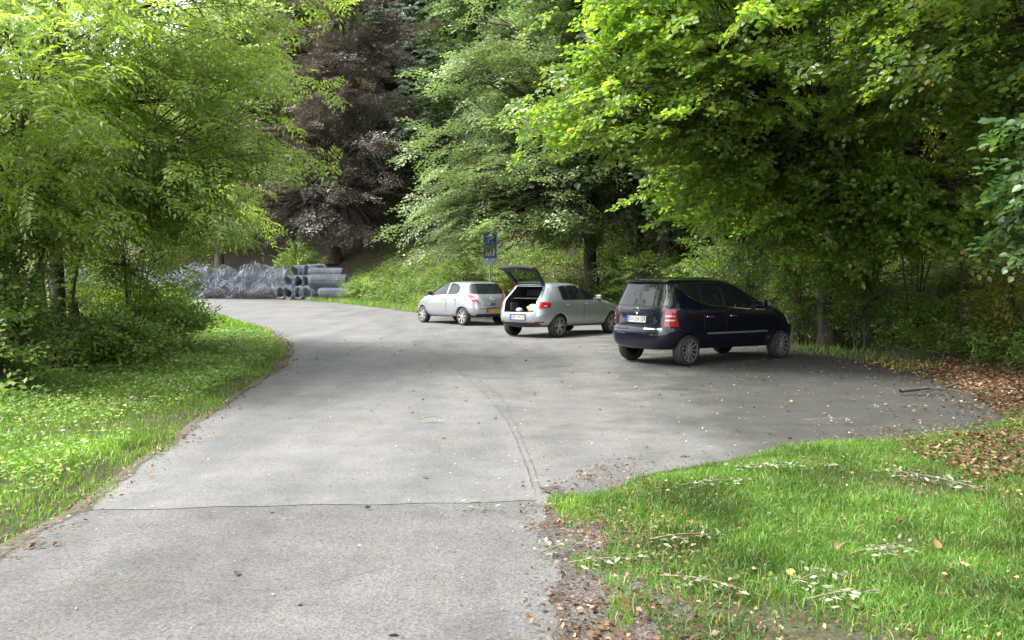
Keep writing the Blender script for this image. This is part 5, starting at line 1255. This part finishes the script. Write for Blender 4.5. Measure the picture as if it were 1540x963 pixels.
# broken twigs and sprigs
def sprig(x, y, a, L, n, label, leafm=M_SPRIG, woody=M_DEADW, leaf=.045):
    n = int(n * 1.5)
    rng = np.random.default_rng(int(x * 100 + y * 10)); z = max(gz(x, y) if not in_poly(np.array([(x, y)]), PAVED)[0] else .006, 0) + .05
    root = empty('broken_sprig', (x, y, z)); tag(root, label, 'sprig', 'leafy sprigs lying on the ground')
    d = np.array([math.cos(a), math.sin(a), 0]); W = Wood(); W.tube(bez(-d * L / 2, np.array([0, 0, .04]), d * L / 2, 6), np.linspace(.0045, .002, 6), 5); W.build('twig', woody, root)
    t = rng.uniform(-.5, .5, n); A = d[None] * (t * L)[:, None] + rng.normal(0, .045, (n, 3)) * (1, 1, .4); b_ = a + np.where(rng.random(n) < .5, 1, -1) * rng.uniform(.4, 1.2, n)
    v, f = leaves_to_mesh(A, np.column_stack([np.cos(b_), np.sin(b_), rng.normal(.1, .25, n)]), np.array([0, 0, 1]) + rng.normal(0, .4, (n, 3)), leaf * rng.uniform(.7, 1.4, n), 'lance'); mesh_np('foliage', v, f, leafm, root)
def gp(px, py): d = FPX * CAM_H / (py - CY); return (px - CX) / FPX * d, d
for (px, py, a, L, n, lab) in [(1030, 832, .2, .42, 26, 'pale withered sprig across the middle of the lawn'), (1055, 908, -.5, .42, 24, 'pale withered sprig in the thick grass nearest the viewer'), (848, 838, .5, .3, 30, 'green grey sprig lying on the gravel beside the road'), (910, 868, .1, .4, 18, 'curled dry sprig on the gravel next to the lawn'), (1222, 902, .6, .32, 22, 'light green sprig on the bare patch at the bottom of the lawn'), (1275, 930, .2, .4, 26, 'grey sprig with small leaves on the bare soil'),
                               (1395, 742, 2.2, .75, 60, 'large leafy fallen twig near the brown litter at the top of the lawn'), (1180, 720, .1, .8, 60, 'long pale sprig along the top edge of the lawn'), (1075, 745, .3, .6, 40, 'pale sprig half sunk in grass near the parking edge'), (1330, 850, .4, .5, 36, 'dark green sprig on the shady side of the lawn'), (650, 487 + 150, .3, .25, 10, 'tiny sprig lying alone on the middle of the road'), (715, 772, .1, .22, 12, 'small green twig on the asphalt by the transverse joint'), (1245, 640, .0, .5, 18, 'yellowish sprig on the parking area asphalt'), (1345, 618, .1, .7, 6, 'thin bare twig with few leaves on the parking area asphalt')]:
    x, y = gp(px, py); sprig(x, y, a, L, n, lab)
x, y = gp(1410, 596); o = Wood()
o.tube(bez(np.array([-.5, .0, .05]), np.array([0, .1, .1]), np.array([.55, .25, .12]), 9) + np.random.default_rng(1).normal(0, .03, (9, 3)), np.linspace(.03, .012, 9), 7)
o.tube(bez(np.array([.05, .06, .08]), np.array([.2, -.1, .12]), np.array([.32, -.22, .03]), 6), np.linspace(.018, .006, 6), 6)
o.tube(bez(np.array([-.15, .03, .06]), np.array([.0, -.06, .1]), np.array([.15, -.02, .16]), 6), np.linspace(.012, .005, 6), 6)
o = o.build('fallen_branch', M_BARKD, None); o.location = (x, y, .0); tag(o, 'dark fallen branch lying on the asphalt at the edge of the brown litter', 'branch')
M_REDL = plain('rust_leaf', (0.42, 0.13, 0.05), 0.6)
def one_leaf(px, py, a, s, m, lab, stand=.6):
    x, y = gp(px, py); v, f = leaves_to_mesh(np.zeros((1, 3)), np.array([[math.cos(a), math.sin(a), stand]]), np.array([[0.2, -1, .5]]), np.array([s]), 'broad')
    o = mesh_np('fallen_leaf', v, f, m); o.location = (x, y, gz(x, y) + .04); tag(o, lab, 'leaf', 'single coloured leaves on the lawn')
one_leaf(1410, 838, 1.2, .07, M_REDL, 'reddish brown leaf standing upright on the lawn')
one_leaf(1254, 846, .4, .05, plain('pink_leaf', (0.4, 0.17, 0.12), .6), 'dull pink leaf lying in the middle of the lawn', .1)
one_leaf(1196, 892, 2.4, .05, plain('yellow_leaf', (0.36, 0.23, 0.04), .6), 'yellow leaf lying near the light green sprig', .2)

# ---------------------------------------------------------------- light, sky, camera
ELEV, AZ = 56, 250            # the light comes from the left, a little behind the viewer (azimuth clockwise from +Y)
w = bpy.data.worlds.new('World'); SC.world = w; w.use_nodes = True; nt = w.node_tree
bg = nt.nodes['Background']; sky = nt.nodes.new('ShaderNodeTexSky'); sky.sky_type = 'NISHITA'; sky.sun_disc = False
sky.sun_elevation = R(ELEV); sky.sun_rotation = R(AZ); sky.dust_density = 3.0; sky.air_density = 1.0; sky.ozone_density = 0.6
hs = nt.nodes.new('ShaderNodeHueSaturation'); hs.inputs['Saturation'].default_value = 0.25
nt.links.new(sky.outputs[0], hs.inputs['Color'])
nt.links.new(hs.outputs[0], bg.inputs[0]); bg.inputs[1].default_value = 0.15
su = bpy.data.lights.new('sun', 'SUN'); su.energy = 1.5; su.angle = R(12); su.color = (1.0, 0.965, 0.91)
so = bpy.data.objects.new('sun', su); C.objects.link(so)
dv = Vector((math.sin(R(AZ)) * math.cos(R(ELEV)), math.cos(R(AZ)) * math.cos(R(ELEV)), math.sin(R(ELEV))))
so.rotation_euler = dv.to_track_quat('Z', 'Y').to_euler(); so.location = (-20, -10, 40)
cam = bpy.data.cameras.new('camera'); co = bpy.data.objects.new('camera', cam); C.objects.link(co)
co.location = (0, 0, CAM_H); co.rotation_euler = (R(90), 0, 0); cam.sensor_width = 36; cam.lens = 36 * FPX / 1540; cam.shift_y = -(481.5 - CY) / 1540
cam.clip_start = 0.05; cam.clip_end = 1000; SC.camera = co
vs_ = SC.view_settings; vs_.view_transform = 'Standard'; vs_.look = 'None'; vs_.gamma = 1.0; vs_.exposure = 2.2; vs_.use_curve_mapping = False
SC.render.engine = 'CYCLES'; cy_ = SC.cycles
cy_.use_denoising = True; cy_.max_bounces = 10; cy_.diffuse_bounces = 6; cy_.glossy_bounces = 3; cy_.transmission_bounces = 6; cy_.transparent_max_bounces = 8; cy_.sample_clamp_indirect = 8
cy_.use_adaptive_sampling = True; cy_.adaptive_threshold = 0.01
